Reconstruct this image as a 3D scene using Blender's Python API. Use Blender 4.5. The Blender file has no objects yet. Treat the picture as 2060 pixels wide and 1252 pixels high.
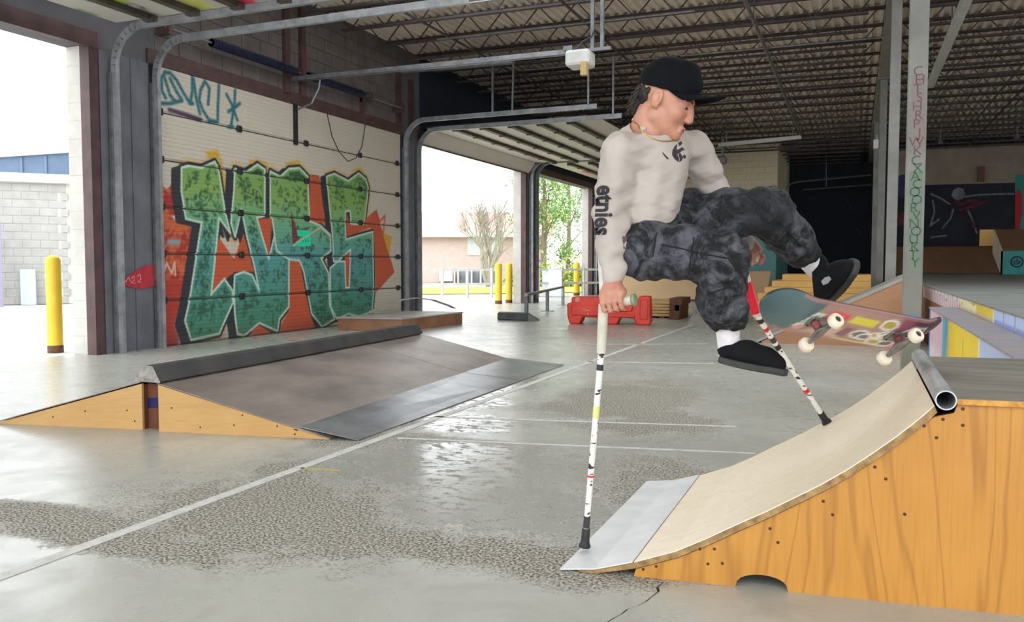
import bpy, bmesh, math, random
import numpy as np
from mathutils import Vector, Matrix
from mathutils.bvhtree import BVHTree
random.seed(11)
RNG = np.random.default_rng(5)
SC = bpy.context.scene
COL = SC.collection

# ------------------------------------------------------------------ camera
FPX = 1700.0                       # focal length in pixels of a 2060 px wide frame
CAM_H = 1.05
PITCH = math.atan(96 / FPX)
YAW = math.atan(690 * math.cos(PITCH) / FPX)
RIGHT = Vector((math.cos(YAW), math.sin(YAW), 0))
FH = Vector((-math.sin(YAW), math.cos(YAW), 0))
FWD = FH * math.cos(PITCH) - Vector((0, 0, math.sin(PITCH)))
UP = Vector((0, 0, math.cos(PITCH))) + FH * math.sin(PITCH)
EYE = Vector((0, 0, CAM_H))
cam_data = bpy.data.cameras.new('camera')
cam_data.sensor_fit = 'HORIZONTAL'
cam_data.sensor_width = 36
cam_data.lens = FPX / 2060 * 36
cam_data.clip_end = 500
cam = bpy.data.objects.new('camera', cam_data)
COL.objects.link(cam)
cam.matrix_world = Matrix(((RIGHT.x, UP.x, -FWD.x, EYE.x), (RIGHT.y, UP.y, -FWD.y, EYE.y), (RIGHT.z, UP.z, -FWD.z, EYE.z), (0, 0, 0, 1)))
SC.camera = cam
SC.cycles.diffuse_bounces = 8

# ------------------------------------------------------------------ sky and exposure
world = bpy.data.worlds.new('overcast_sky')
SC.world = world
world.use_nodes = True
wn = world.node_tree
bg = wn.nodes['Background']
bg.inputs[0].default_value = (0.93, 0.97, 1.0, 1)
bg.inputs[1].default_value = 1.0
SC.view_settings.view_transform = 'Standard'
SC.view_settings.look = 'None'
SC.view_settings.gamma = 1
SC.view_settings.use_curve_mapping = False
SC.view_settings.exposure = 1.85

# ------------------------------------------------------------------ points from the survey of the photograph
def ray(x, y):
    return RIGHT * (x - 1030) + UP * (626 - y) + FWD * FPX


def gz(x, y, z=0.0):
    d = ray(x, y)
    return EYE + d * ((z - CAM_H) / d.z)


def gx(x, y, X):
    d = ray(x, y)
    return EYE + d * (X / d.x)


def gy(x, y, Y):
    d = ray(x, y)
    return EYE + d * (Y / d.y)


def gd(x, y, dep):
    return EYE + ray(x, y) * (dep / FPX)


# ------------------------------------------------------------------ mesh helpers
V = Vector
WLOC = {}


def link(o, parent=None):
    COL.objects.link(o)
    if parent is not None:
        o.parent = parent
    return o


def tag(o, label=None, cat=None, group=None, kind=None):
    if label:
        o['label'] = label
    if cat:
        o['category'] = cat
    if group:
        o['group'] = group
    if kind:
        o['kind'] = kind
    return o


def thing(name, loc, label, cat, group=None):
    o = bpy.data.objects.new(name, None)
    o.empty_display_size = 0.1
    o.location = loc
    link(o)
    WLOC[o.name] = V(loc)
    return tag(o, label, cat, group)


def mesh_obj(name, verts, faces, mat, parent=None, smooth=False, base=None):
    """verts are world coordinates; the object sits at its parent's origin, or at base when it has none"""
    org = WLOC[parent.name] if parent is not None else (V(base) if base is not None else V((0, 0, 0)))
    me = bpy.data.meshes.new(name)
    if isinstance(verts, np.ndarray):
        vv = verts - np.array(org, dtype=verts.dtype)
        me.from_pydata(vv.tolist(), [], faces if isinstance(faces, list) else faces.tolist())
    else:
        me.from_pydata([tuple(V(v) - org) for v in verts], [], faces)
    if mat is not None:
        for m in (mat if isinstance(mat, (list, tuple)) else [mat]):
            me.materials.append(m)
    if smooth:
        me.polygons.foreach_set('use_smooth', [True] * len(me.polygons))
    me.update()
    o = bpy.data.objects.new(name, me)
    link(o, parent)
    if parent is None:
        o.location = org
    WLOC[o.name] = org
    return o


class MB:
    def __init__(s):
        s.v, s.f, s.m = [], [], []

    def add(s, vs, fs, m=0):
        n = len(s.v)
        s.v += [V(v) for v in vs]
        s.f += [tuple(i + n for i in f) for f in fs]
        s.m += [m] * len(fs)
        return s

    def obox(s, c, a, b, d, m=0):
        c, a, b, d = V(c), V(a), V(b), V(d)
        vs = [c + a * i + b * j + d * k for k in (-1, 1) for j in (-1, 1) for i in (-1, 1)]
        return s.add(vs, [(0, 2, 3, 1), (4, 5, 7, 6), (0, 1, 5, 4), (2, 6, 7, 3), (0, 4, 6, 2), (1, 3, 7, 5)], m)

    def box(s, x0, x1, y0, y1, z0, z1, m=0):
        return s.obox(((x0 + x1) / 2, (y0 + y1) / 2, (z0 + z1) / 2), ((x1 - x0) / 2, 0, 0), (0, (y1 - y0) / 2, 0), (0, 0, (z1 - z0) / 2), m)

    def bar(s, p, q, w, h, up=(0, 0, 1), m=0):
        p, q = V(p), V(q)
        d = (q - p)
        n = d.normalized()
        u = V(up)
        if abs(n.dot(u)) > 0.95:
            u = V((1, 0, 0))
        side = n.cross(u).normalized()
        u = side.cross(n).normalized()
        return s.obox((p + q) / 2, d / 2, side * w / 2, u * h / 2, m)

    def tube(s, pts, r, n=8, cap=True, m=0, closed=False):
        pts = [V(p) for p in pts]
        rs = r if isinstance(r, (list, tuple)) else [r] * len(pts)
        k = len(pts)
        vs, fs = [], []
        prev = None
        for i, p in enumerate(pts):
            a = pts[(i - 1) % k] if (closed or i > 0) else p
            b = pts[(i + 1) % k] if (closed or i < k - 1) else p
            t = (b - a).normalized()
            if prev is None:
                u = V((0, 0, 1)) if abs(t.z) < 0.9 else V((1, 0, 0))
                u = (u - t * u.dot(t)).normalized()
            else:
                u = (prev - t * prev.dot(t)).normalized()
            prev = u
            w = t.cross(u)
            for j in range(n):
                an = 2 * math.pi * (j + 0.5) / n
                vs.append(p + (u * math.cos(an) + w * math.sin(an)) * rs[i])
        for i in range(k if closed else k - 1):
            i2 = (i + 1) % k
            for j in range(n):
                j2 = (j + 1) % n
                fs.append((i * n + j, i * n + j2, i2 * n + j2, i2 * n + j))
        if cap and not closed:
            fs.append(tuple(range(n - 1, -1, -1)))
            fs.append(tuple((k - 1) * n + j for j in range(n)))
        return s.add(vs, fs, m)

    def prism(s, poly, ext, m=0):
        poly = [V(p) for p in poly]
        e = V(ext)
        n = len(poly)
        vs = poly + [p + e for p in poly]
        fs = [tuple(range(n - 1, -1, -1)), tuple(range(n, 2 * n))]
        fs += [(i, (i + 1) % n, n + (i + 1) % n, n + i) for i in range(n)]
        return s.add(vs, fs, m)

    def lathe(s, base, axis, prof, n=16, m=0):
        base, ax = V(base), V(axis).normalized()
        u = V((0, 0, 1)) if abs(ax.z) < 0.9 else V((1, 0, 0))
        u = (u - ax * u.dot(ax)).normalized()
        w = ax.cross(u)
        vs, fs = [], []
        for r, h in prof:
            for j in range(n):
                an = 2 * math.pi * j / n
                vs.append(base + ax * h + (u * math.cos(an) + w * math.sin(an)) * r)
        for i in range(len(prof) - 1):
            for j in range(n):
                j2 = (j + 1) % n
                fs.append((i * n + j, i * n + j2, (i + 1) * n + j2, (i + 1) * n + j))
        fs.append(tuple(range(n - 1, -1, -1)))
        fs.append(tuple((len(prof) - 1) * n + j for j in range(n)))
        return s.add(vs, fs, m)

    def build(s, name, mat, parent=None, smooth=False, bevel=0.0, base=None, seg=1):
        o = mesh_obj(name, s.v, s.f, mat, parent, smooth, base)
        if isinstance(mat, (list, tuple)):
            o.data.polygons.foreach_set('material_index', s.m)
        if smooth:
            try:
                o.data.set_sharp_from_angle(angle=math.radians(40))
            except Exception:
                pass
        if bevel:
            b = o.modifiers.new('edge', 'BEVEL')
            b.width = bevel
            b.segments = seg
            b.limit_method = 'ANGLE'
        return o


def struct(o):
    o['kind'] = 'structure'
    return o


def children_of(o):
    return [c for c in bpy.data.objects if c.parent == o]


def dup(root, loc, label=None, rotz=0.0, kids=None):
    r = root.copy()
    COL.objects.link(r)
    r.location = loc
    r.rotation_euler = (0, 0, rotz)
    if label:
        r['label'] = label
    for ch in kids if kids is not None else children_of(root):
        c = ch.copy()
        COL.objects.link(c)
        c.parent = r
    return r


# ------------------------------------------------------------------ materials
def srgb(r, g, b):
    def f(c):
        c /= 255.0
        return c / 12.92 if c <= 0.04045 else ((c + 0.055) / 1.055) ** 2.4
    return (f(r), f(g), f(b))


class NT:
    def __init__(s, m):
        s.t = m.node_tree
        s.n = s.t.nodes
        s.bsdf = s.n['Principled BSDF']
        s.pos = s.n.new('ShaderNodeNewGeometry').outputs['Position']

    def __call__(s, kind, ins=None, **kw):
        nd = s.n.new('ShaderNode' + kind)
        for k, v in kw.items():
            setattr(nd, k, v)
        for k, v in (ins or {}).items():
            s.set(nd.inputs[k], v)
        return nd

    def set(s, inp, v):
        if hasattr(v, 'is_output'):
            s.t.links.new(v, inp)
        else:
            inp.default_value = v

    def math(s, op, a, b=0.0, clamp=False):
        nd = s.n.new('ShaderNodeMath')
        nd.operation = op
        nd.use_clamp = clamp
        s.set(nd.inputs[0], a)
        s.set(nd.inputs[1], b)
        return nd.outputs[0]

    def mix(s, fac, a, b):
        nd = s.n.new('ShaderNodeMix')
        nd.data_type = 'RGBA'
        s.set(nd.inputs[0], fac)
        s.set(nd.inputs[6], a if hasattr(a, 'is_output') else (*a[:3], 1))
        s.set(nd.inputs[7], b if hasattr(b, 'is_output') else (*b[:3], 1))
        return nd.outputs[2]

    def noise(s, scale, detail=3, rough=0.5, vec=None, dist=0.0):
        nd = s('TexNoise', {'Scale': scale, 'Detail': detail, 'Roughness': rough, 'Distortion': dist})
        s.set(nd.inputs['Vector'], vec if vec is not None else s.pos)
        return nd.outputs['Fac']

    def ramp(s, x, lo, hi, a=0.0, b=1.0):
        nd = s('MapRange', {'From Min': lo, 'From Max': hi, 'To Min': a, 'To Max': b})
        nd.clamp = True
        s.set(nd.inputs['Value'], x)
        return nd.outputs[0]

    def scaled(s, vec, sx, sy, sz, rot=(0, 0, 0), loc=(0, 0, 0)):
        nd = s('Mapping')
        nd.inputs['Scale'].default_value = (sx, sy, sz)
        nd.inputs['Rotation'].default_value = rot
        nd.inputs['Location'].default_value = loc
        s.set(nd.inputs['Vector'], vec)
        return nd.outputs[0]

    def xyz(s):
        nd = s('SeparateXYZ')
        s.set(nd.inputs[0], s.pos)
        return nd.outputs

    def bump(s, h, strength=0.3, dist=0.02):
        nd = s('Bump', {'Strength': strength, 'Distance': dist})
        s.set(nd.inputs['Height'], h)
        s.set(s.bsdf.inputs['Normal'], nd.outputs[0])

    def col(s, c):
        s.set(s.bsdf.inputs['Base Color'], c if hasattr(c, 'is_output') else (*c[:3], 1))

    def rough(s, r):
        s.set(s.bsdf.inputs['Roughness'], r)


def new_mat(name):
    m = bpy.data.materials.new(name)
    m.use_nodes = True
    return m, NT(m)


def mat(name, c1, c2=None, scale=4.0, rough=0.6, metal=0.0, bump=0.0, bscale=60.0, lo=0.35, hi=0.65, stretch=None, local=False, spec=None):
    m, n = new_mat(name)
    vec = n.pos
    if local:
        vec = n('TexCoord').outputs['Object']
    if stretch:
        vec = n.scaled(vec, *stretch)
    if c2 is not None:
        n.col(n.mix(n.ramp(n.noise(scale, 4, 0.6, vec), lo, hi), c1, c2))
    else:
        n.col(c1)
    n.rough(rough)
    n.bsdf.inputs['Metallic'].default_value = metal
    if spec is not None:
        n.bsdf.inputs['Specular IOR Level'].default_value = spec
    if bump:
        n.bump(n.noise(bscale, 3, 0.6, vec), bump, 0.01)
    return m


def attr_mat(name, rough=0.6, var=0.12, scale=25, bump=0.0, spec=None):
    """paint whose colours are stored on the mesh itself"""
    m, n = new_mat(name)
    a = n('VertexColor', layer_name='Col').outputs['Color']
    dark = n('HueSaturation', {'Value': 1 - var, 'Color': a}).outputs[0]
    n.col(n.mix(n.noise(scale, 3, 0.6), a, dark))
    n.rough(rough)
    if spec is not None:
        n.bsdf.inputs['Specular IOR Level'].default_value = spec
    if bump:
        n.bump(n.noise(scale * 4, 2), bump, 0.005)
    return m


def set_colours(o, cols):
    me = o.data
    a = me.color_attributes.new('Col', 'FLOAT_COLOR', 'POINT')
    buf = np.ones((len(me.vertices), 4), np.float32)
    buf[:, :3] = cols
    a.data.foreach_set('color', buf.ravel())


class Paint:
    """colours on points of a plane (u, v): fills and strokes laid over one another"""

    def __init__(s, u, v, base):
        s.u, s.v = np.asarray(u, float), np.asarray(v, float)
        s.c = np.tile(np.array(base, float), (len(s.u), 1))

    def dist(s, poly, closed=True):
        P = np.array(poly, float)
        n = len(P)
        d = np.full(len(s.u), 1e9)
        ins = np.zeros(len(s.u), bool)
        for i in range(n if closed else n - 1):
            a, b = P[i], P[(i + 1) % n]
            e = b - a
            w0, w1 = s.u - a[0], s.v - a[1]
            t = np.clip((w0 * e[0] + w1 * e[1]) / (e @ e + 1e-12), 0, 1)
            d = np.minimum(d, (w0 - e[0] * t) ** 2 + (w1 - e[1] * t) ** 2)
            if closed:
                c = ((a[1] > s.v) != (b[1] > s.v)) & (s.u < e[0] * (s.v - a[1]) / (e[1] + 1e-15) + a[0])
                ins ^= c
        d = np.sqrt(d)
        return np.where(ins, -d, d) if closed else d

    def lay(s, mask, col, op=1.0):
        w = np.clip(mask, 0, 1)[:, None] * op
        c = np.array(col, float)
        s.c = s.c * (1 - w) + c * w

    def fill(s, poly, col, soft=0.012, grow=0.0, op=1.0):
        s.lay(0.5 - (s.dist(poly) - grow) / soft, col, op)

    def line(s, pts, w, col, soft=0.012, closed=False, op=1.0):
        s.lay(0.5 - (np.abs(s.dist(pts, closed)) - w / 2) / soft, col, op)

    def spots(s, where, n, r, col, op=0.8, seed=0):
        rg = np.random.default_rng(seed)
        ids = np.nonzero(where)[0]
        if len(ids) == 0:
            return
        for i in rg.choice(ids, n):
            for _ in range(4):
                du, dv = rg.normal(0, r, 2)
                a = rg.uniform(0, math.pi)
                x, y = s.u - s.u[i] - du, s.v - s.v[i] - dv
                p, q = x * math.cos(a) + y * math.sin(a), -x * math.sin(a) + y * math.cos(a)
                m = np.clip(1.5 - np.sqrt((p / r) ** 2 + (q / (r * 0.4)) ** 2), 0, 1)
                s.lay(m * where, col, op)


def grid_sheet(name, org, du, dv, nu, nv, mat, parent, colfn, depth=None, normal=None, base=None):
    """a painted sheet: nu by nv points over org + u*du + v*dv, coloured by colfn(u, v) with u, v in metres; depth(u, v) pushes along normal"""
    org, du, dv = np.array(org, float), np.array(du, float), np.array(dv, float)
    lu, lv = np.linalg.norm(du), np.linalg.norm(dv)
    U, Vv = np.meshgrid(np.linspace(0, 1, nu), np.linspace(0, 1, nv), indexing='ij')
    U, Vv = U.ravel(), Vv.ravel()
    P = org + U[:, None] * du + Vv[:, None] * dv
    if depth is not None:
        P = P + depth(U * lu, Vv * lv)[:, None] * np.array(normal, float)
    i, j = np.meshgrid(np.arange(nu - 1), np.arange(nv - 1), indexing='ij')
    a = (i * nv + j).ravel()
    F = np.stack([a, a + nv, a + nv + 1, a + 1], 1)
    o = mesh_obj(name, P, F, mat, parent, base=base)
    set_colours(o, colfn(U * lu, Vv * lv, P))
    return o


def text_poly(txt, size=1.0, bold=0.0):
    """triangles of a line of lettering in its own plane, as (list of 2-D points, list of triangles)"""
    cu = bpy.data.curves.new('lettering', 'FONT')
    cu.body = txt
    cu.size = size
    cu.resolution_u = 3
    cu.offset = bold
    o = bpy.data.objects.new('lettering', cu)
    me = bpy.data.meshes.new_from_object(o)
    pts = [(v.co.x, v.co.y) for v in me.vertices]
    me.calc_loop_triangles()
    tris = [tuple(t.vertices) for t in me.loop_triangles]
    bpy.data.objects.remove(o)
    bpy.data.curves.remove(cu)
    bpy.data.meshes.remove(me)
    return pts, tris


# common materials
M_STEEL_GREY = mat('galvanised_steel', srgb(150, 152, 155), srgb(120, 122, 126), 8, 0.42, 0.7)
M_TRACK = mat('track_steel', srgb(175, 177, 180), srgb(140, 142, 146), 6, 0.45, 0.5)
M_DARK_STEEL = mat('dark_steel', srgb(60, 60, 66), srgb(42, 42, 48), 6, 0.5, 0.4)
M_BROWN_STEEL = mat('brown_painted_steel', srgb(92, 66, 64), srgb(70, 50, 50), 5, 0.55)
M_NAVY = mat('dark_blue_paint', srgb(40, 44, 62), srgb(28, 32, 48), 3, 0.7)
M_GREY_WALL = mat('grey_painted_wall', srgb(112, 113, 120), srgb(94, 95, 102), 2.5, 0.7, bump=0.1)
M_BLOCK_TAN = mat('tan_concrete_block', srgb(150, 138, 128), srgb(128, 118, 110), 6, 0.9, bump=0.35, bscale=120)
M_MORTAR = mat('mortar', srgb(120, 112, 106), srgb(100, 94, 90), 8, 0.95)
M_BLOCK_WHITE = mat('white_concrete_block', srgb(206, 202, 195), srgb(192, 188, 182), 3, 0.9, bump=0.3, bscale=90)
M_DOOR_CREAM = mat('cream_door_skin', srgb(205, 197, 180), srgb(190, 182, 166), 3, 0.5)
M_STRUT = mat('door_strut', srgb(84, 76, 66), srgb(62, 56, 50), 7, 0.55, 0.2)
M_BLACK = mat('black_rubber', (0.012, 0.012, 0.014), (0.02, 0.02, 0.022), 20, 0.6)
M_WHITE = mat('white_enamel', srgb(225, 224, 220), srgb(205, 204, 200), 6, 0.45)
# ================================================================== THE BUILDING
XW = -8.03            # inner face of the wall with the overhead doors
XO = XW - 0.34        # its outer face
YB = 28.9             # back wall
ZD = 5.12             # underside of the roof deck
DOORS = [(-7.2, -1.2), (1.3, 7.15), (8.08, 14.12), (14.95, 20.75), (21.55, 26.8)]
ZT = 3.5              # door head

# ---- floor
def floor_material():
    m, n = new_mat('worn_concrete')
    p = n.pos
    x, y, z = n.xyz()
    big = n.noise(0.55, 5, 0.6, p)
    mid = n.noise(2.6, 5, 0.65, p, 0.6)
    fine = n.noise(28, 3, 0.6, p)
    c = n.mix(n.ramp(big, 0.35, 0.68), srgb(186, 186, 177), srgb(164, 163, 154))
    c = n.mix(n.math('MULTIPLY', n.ramp(mid, 0.5, 0.72), 0.4), c, srgb(128, 124, 116))
    # pitted areas: the top skin of the slab has worn off and the aggregate shows
    pit_edge = n.math('ADD', n.noise(0.9, 4, 0.6, n.scaled(p, 1, 1, 1, loc=(3.1, 7.7, 0))), n.math('MULTIPLY', n.noise(4.5, 4, 0.7, p), 0.35))
    def spot(cx, cy, rx, ry):
        a = n.math('DIVIDE', n.math('SUBTRACT', x, cx), rx)
        b = n.math('DIVIDE', n.math('SUBTRACT', y, cy), ry)
        return n.math('SQRT', n.math('ADD', n.math('MULTIPLY', a, a), n.math('MULTIPLY', b, b)))
    edge = n.math('MULTIPLY', n.math('SUBTRACT', n.math('ADD', n.noise(1.6, 5, 0.65, p, 0.4), n.math('ADD', n.math('MULTIPLY', n.noise(7, 4, 0.7, p), 0.4), n.math('MULTIPLY', n.noise(44, 2, 0.6, p), 0.45))), 0.93), 1.9)
    # damp film left on the slab
    wet = None
    for cx, cy, rx, ry in WET:
        d = n.ramp(n.math('ADD', spot(cx, cy, rx, ry), edge), 0.82, 1.1, 1, 0)
        wet = d if wet is None else n.math('MAXIMUM', wet, d)
    pit = None
    for cx, cy, rx, ry in PITTED:
        d = n.ramp(n.math('ADD', spot(cx, cy, rx, ry), edge), 0.75, 1.15, 1, 0)
        pit = d if pit is None else n.math('MAXIMUM', pit, d)
    vor = n('TexVoronoi', {'Scale': 190.0})
    n.set(vor.inputs['Vector'], p)
    grit = n.ramp(vor.outputs['Distance'], 0.25, 0.62)
    speck = n.mix(n.ramp(n.noise(92, 2, 0.5, p), 0.38, 0.64), srgb(44, 41, 36), srgb(196, 188, 172))
    holes = n.math('MULTIPLY', n.ramp(n.noise(11, 5, 0.75, n.scaled(p, 1, 1.6, 1)), 0.525, 0.56), wet)
    rougharea = n.math('MAXIMUM', n.math('MULTIPLY', pit, n.math('SUBTRACT', 1.0, wet)), holes)
    c = n.mix(n.math('MULTIPLY', rougharea, 0.88), c, speck)
    c = n.mix(n.math('MULTIPLY', wet, 0.3), c, srgb(150, 149, 145))
    n.col(c)
    r = n.math('ADD', 0.24, n.math('MULTIPLY', n.ramp(mid, 0.35, 0.7), 0.14))
    r = n.math('SUBTRACT', r, n.math('MULTIPLY', wet, 0.12))
    r = n.math('ADD', r, n.math('MULTIPLY', rougharea, 0.5))
    n.rough(n.math('MINIMUM', r, 0.95))
    h = n.math('ADD', n.math('MULTIPLY', n.math('MULTIPLY', grit, rougharea), 0.9), n.math('MULTIPLY', fine, n.math('SUBTRACT', 0.16, n.math('MULTIPLY', wet, 0.15))))
    n.set(n.bsdf.inputs['Specular IOR Level'], n.math('ADD', 0.5, n.math('MULTIPLY', n.math('MULTIPLY', wet, n.math('SUBTRACT', 1.0, rougharea)), 0.4)))
    n.bump(h, 0.3, 0.006)
    return m


def around(px, py, rx, ry):
    p = gz(px, py)
    return (p.x, p.y, rx, ry)


WET = [around(945, 935, 0.8, 0.55), around(1060, 950, 0.5, 0.55), around(1000, 1020, 0.6, 0.4), around(880, 800, 0.5, 0.9), around(1010, 770, 0.4, 0.7), around(930, 850, 0.5, 0.3)]
PITTED = [around(620, 1030, 0.9, 0.55), around(1010, 1100, 0.75, 0.28), around(1200, 960, 0.6, 0.5), around(1270, 800, 0.55, 1.2), around(900, 905, 1.1, 0.32), around(230, 1090, 0.6, 0.16), around(100, 1040, 0.6, 0.14), around(760, 960, 0.7, 0.4), around(1150, 1010, 0.5, 0.5), around(1330, 850, 0.4, 0.6)]
fl = MB().box(XO, 14, -9, 36, -0.2, 0).build('floor', floor_material())
struct(fl)
M_LINE = mat('worn_white_line', srgb(206, 205, 200), srgb(176, 174, 168), 14, 0.6, lo=0.45, hi=0.75)
M_YLINE = mat('worn_yellow_line', srgb(205, 180, 70), srgb(160, 150, 100), 14, 0.6)


def floor_line(p, q, w, m=M_LINE):
    p, q = V((p[0], p[1], 0.0015)), V((q[0], q[1], 0.0015))
    return MB().bar(p, q, w, 0.002).build('painted_line', m, fl)


floor_line(gz(-60, 1184), gz(1392, 654), 0.06)
floor_line(gz(872, 839), gz(1480, 859), 0.035)
floor_line(gz(800, 882), gz(1520, 913), 0.03)
floor_line(gz(1105, 727), gz(1440, 732), 0.05)
floor_line(gz(1180, 693), gz(1425, 692), 0.05)
floor_line(gz(605, 943), gz(685, 947), 0.02, M_YLINE)
# a crack running out from under the quarter pipe
cr = MB()
pts = [gz(x, y, 0.0012) for x, y in ((1336, 1170), (1322, 1182), (1325, 1190), (1312, 1200), (1300, 1210), (1283, 1219), (1262, 1226), (1250, 1236), (1236, 1243), (1222, 1252), (1210, 1262))]
ws = [0.006, 0.01, 0.012, 0.008, 0.01, 0.007, 0.012, 0.008, 0.011, 0.01, 0.008]
L = [p + V((0.5, 0.86, 0)) * w * 0.5 for p, w in zip(pts, ws)]
R_ = [p - V((0.5, 0.86, 0)) * w * 0.5 for p, w in zip(pts, ws)]
cr.add(L + R_, [(i, i + 1, len(pts) + i + 1, len(pts) + i) for i in range(len(pts) - 1)])
cr.build('crack', mat('crack_dirt', srgb(38, 36, 34), rough=0.95), fl)

# ---- ground outside
M_APRON = mat('pale_concrete_apron', srgb(205, 203, 198), srgb(188, 186, 181), 1.2, 0.85)
ground = struct(MB().box(-70, XO, -30, 25, -0.25, -0.01).build('ground', M_APRON))
grit_strip = struct(mesh_obj('gravel_verge', [gz(500, 603) + V((-20, 5, -0.012)), gz(500, 622) + V((-12, 0, -0.012)), (-8.4, 25.9, -0.012), (-8.4, 70, -0.012), (-45, 70, -0.012)], [(0, 1, 2, 3, 4)], mat('gravel', srgb(188, 182, 158), srgb(165, 160, 138), 3, 0.95)))
far_ground = struct(MB().box(-90, 60, 25, 120, -0.25, -0.02).build('ground_beyond', mat('dull_grass', srgb(160, 165, 120), srgb(140, 148, 100), 0.6, 0.95)))
M_GRASS = mat('spring_grass', srgb(176, 190, 84), srgb(150, 170, 70), 1.5, 0.95, bump=0.5, bscale=30)
gr = mesh_obj('grass_strip', [gz(600, 590, 0.01) + V((-30, 4, 0)), gz(850, 592, 0.01), gz(1200, 588, 0.01), gz(1240, 575, 0.01), gz(850, 579, 0.01), gz(600, 577, 0.01) + V((-50, 8, 0))], [(0, 1, 2, 3, 4, 5)], M_GRASS)
tag(gr, kind='stuff', label='strip of bright green grass beyond the white railing', cat='grass')

# ---- wall with the overhead doors
M_WALL = mat('wall_paint_grey', srgb(104, 102, 106), srgb(88, 87, 92), 2, 0.8, bump=0.12)
wl = MB()
edges = [-9.0] + [e for d in DOORS for e in d] + [YB]
for i in range(0, len(edges), 2):
    wl.box(XO, XW, edges[i], edges[i + 1], 0, ZT)
wl.box(XO, XW, -9.0, YB, ZT, ZD + 0.25)
wall_left = struct(wl.build('wall_left', M_WALL))
for k_, (a_, b_) in enumerate(DOORS[1:]):
    if k_ != 1:
        MB().box(XO - 0.004, XW - 0.13, b_ - 0.006, b_, 0, ZT).build('reveal_mortar', M_BLOCK_WHITE, wall_left)
# block header over the closed door, block by block
blk = None


def blocks(name, org, du, dv, nrm, nu, nv, bw, bh, m, parent, stagger=True, joint=0.012, proud=0.012, jitter=0.002, seed=1):
    """courses of separate blocks standing proud of a wall; all share one bevelled block mesh"""
    rg = random.Random(seed)
    du, dv, nrm = V(du), V(dv), V(nrm)
    hw, hh = (bw - joint) / 2, (bh - joint) / 2
    mb = MB()
    c = 0.006
    vs = []
    for k, (ex, d) in enumerate(((0, 0), (0, proud - 0.004), (c, proud))):
        for a, b in ((-1, -1), (1, -1), (1, 1), (-1, 1)):
            vs.append(du * a * (hw - ex) + dv * b * (hh - ex) + nrm * d)
    fs = [(0, 1, 5, 4), (1, 2, 6, 5), (2, 3, 7, 6), (3, 0, 4, 7), (4, 5, 9, 8), (5, 6, 10, 9), (6, 7, 11, 10), (7, 4, 8, 11), (8, 9, 10, 11)]
    flip = du.cross(dv).dot(nrm) < 0
    me = bpy.data.meshes.new(name)
    me.from_pydata([tuple(v) for v in vs], [], [tuple(reversed(f)) for f in fs] if flip else fs)
    me.materials.append(m)
    for j in range(nv):
        off = 0.5 * bw if (stagger and j % 2) else 0.0
        for i in range(nu + (1 if off else 0)):
            u0 = i * bw - off
            u1 = u0 + bw
            a, b = max(u0, 0), min(u1, nu * bw)
            o = bpy.data.objects.new(name, me)
            link(o, parent)
            o.location = V(org) + du * (a + b) / 2 + dv * (j + 0.5) * bh + nrm * rg.uniform(-jitter, jitter) - WLOC[parent.name]
            if b - a < bw - 0.01:
                s = (b - a - joint) / (bw - joint)
                ax = [abs(du.x), abs(du.y), abs(du.z)].index(max(abs(du.x), abs(du.y), abs(du.z)))
                sc = [1, 1, 1]
                sc[ax] = s
                o.scale = sc


M_BLOCK_HEAD = mat('painted_header_block', srgb(112, 102, 98), srgb(94, 86, 84), 2.5, 0.9, bump=0.3, bscale=90)
blocks('block', (XW, 8.12, ZT + 0.16), (0, 1, 0), (0, 0, 1), (1, 0, 0), 15, 7, 0.4, 0.2, M_BLOCK_HEAD, wall_left, seed=2)
# white block reveals of the openings, facing the light
for k, (a, b) in enumerate(DOORS[1:]):
    if k == 1:
        continue
    blocks('block', (XO - 0.004, b - 0.0, 0.0), (1, 0, 0), (0, 0, 1), (0, -1, 0), 1, 17, 0.34, 0.205, M_BLOCK_WHITE, wall_left, stagger=False, proud=0.01, joint=0.005, seed=3 + k)
# dark blue painted band of wall beyond the closed door
MB().box(XW, XW + 0.012, 14.95, YB, ZT + 0.12, ZD - 0.02).build('painted_band', M_NAVY, wall_left)
# brown steel lintels and jambs
for k, (a, b) in enumerate(DOORS):
    MB().box(XW - 0.05, XW + 0.03, a - 0.1, b + 0.1, ZT - 0.02, ZT + 0.16).build('steel_lintel', M_BROWN_STEEL, wall_left)
    if k != 2:
        MB().box(XW - 0.12, XW + 0.02, b - 0.02, b + 0.1, 0, ZT).build('steel_jamb', M_BROWN_STEEL, wall_left)
        MB().box(XW - 0.12, XW + 0.02, a - 0.1, a + 0.02, 0, ZT).build('steel_jamb', M_BROWN_STEEL, wall_left)
# grey steel sheets on the piers between the doors, with standing seams
for a, b in ((7.27, 8.0), (14.2, 14.83), (20.87, 21.43)):
    pm = MB().box(XW, XW + 0.02, a, b, 0, ZT - 0.02)
    for t in (0.3, 0.62):
        yy = a + (b - a) * t
        pm.box(XW + 0.02, XW + 0.032, yy - 0.012, yy + 0.012, 0, ZT - 0.02)
    pm.build('pier_sheet', M_GREY_WALL, wall_left)
# brown uprights on the header
for ya, yb in ((10.62, 10.74), (11.02, 11.14), (14.0, 14.12), (14.5, 14.6)):
    MB().box(XW + 0.012, XW + 0.07, ya, yb, ZT + 0.12, ZD - (0.15 if ya < 13 else 0.55)).build('steel_upright', M_BROWN_STEEL, wall_left)
MB().box(XW + 0.012, XW + 0.06, 12.75, 12.82, ZT + 0.16, ZT + 0.55).build('steel_bracket', M_BROWN_STEEL, wall_left)
# red flag shaped graffiti on the first pier, partly on the track
M_RED = mat('red_spray', srgb(190, 50, 60), srgb(165, 38, 50), 9, 0.6)


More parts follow.
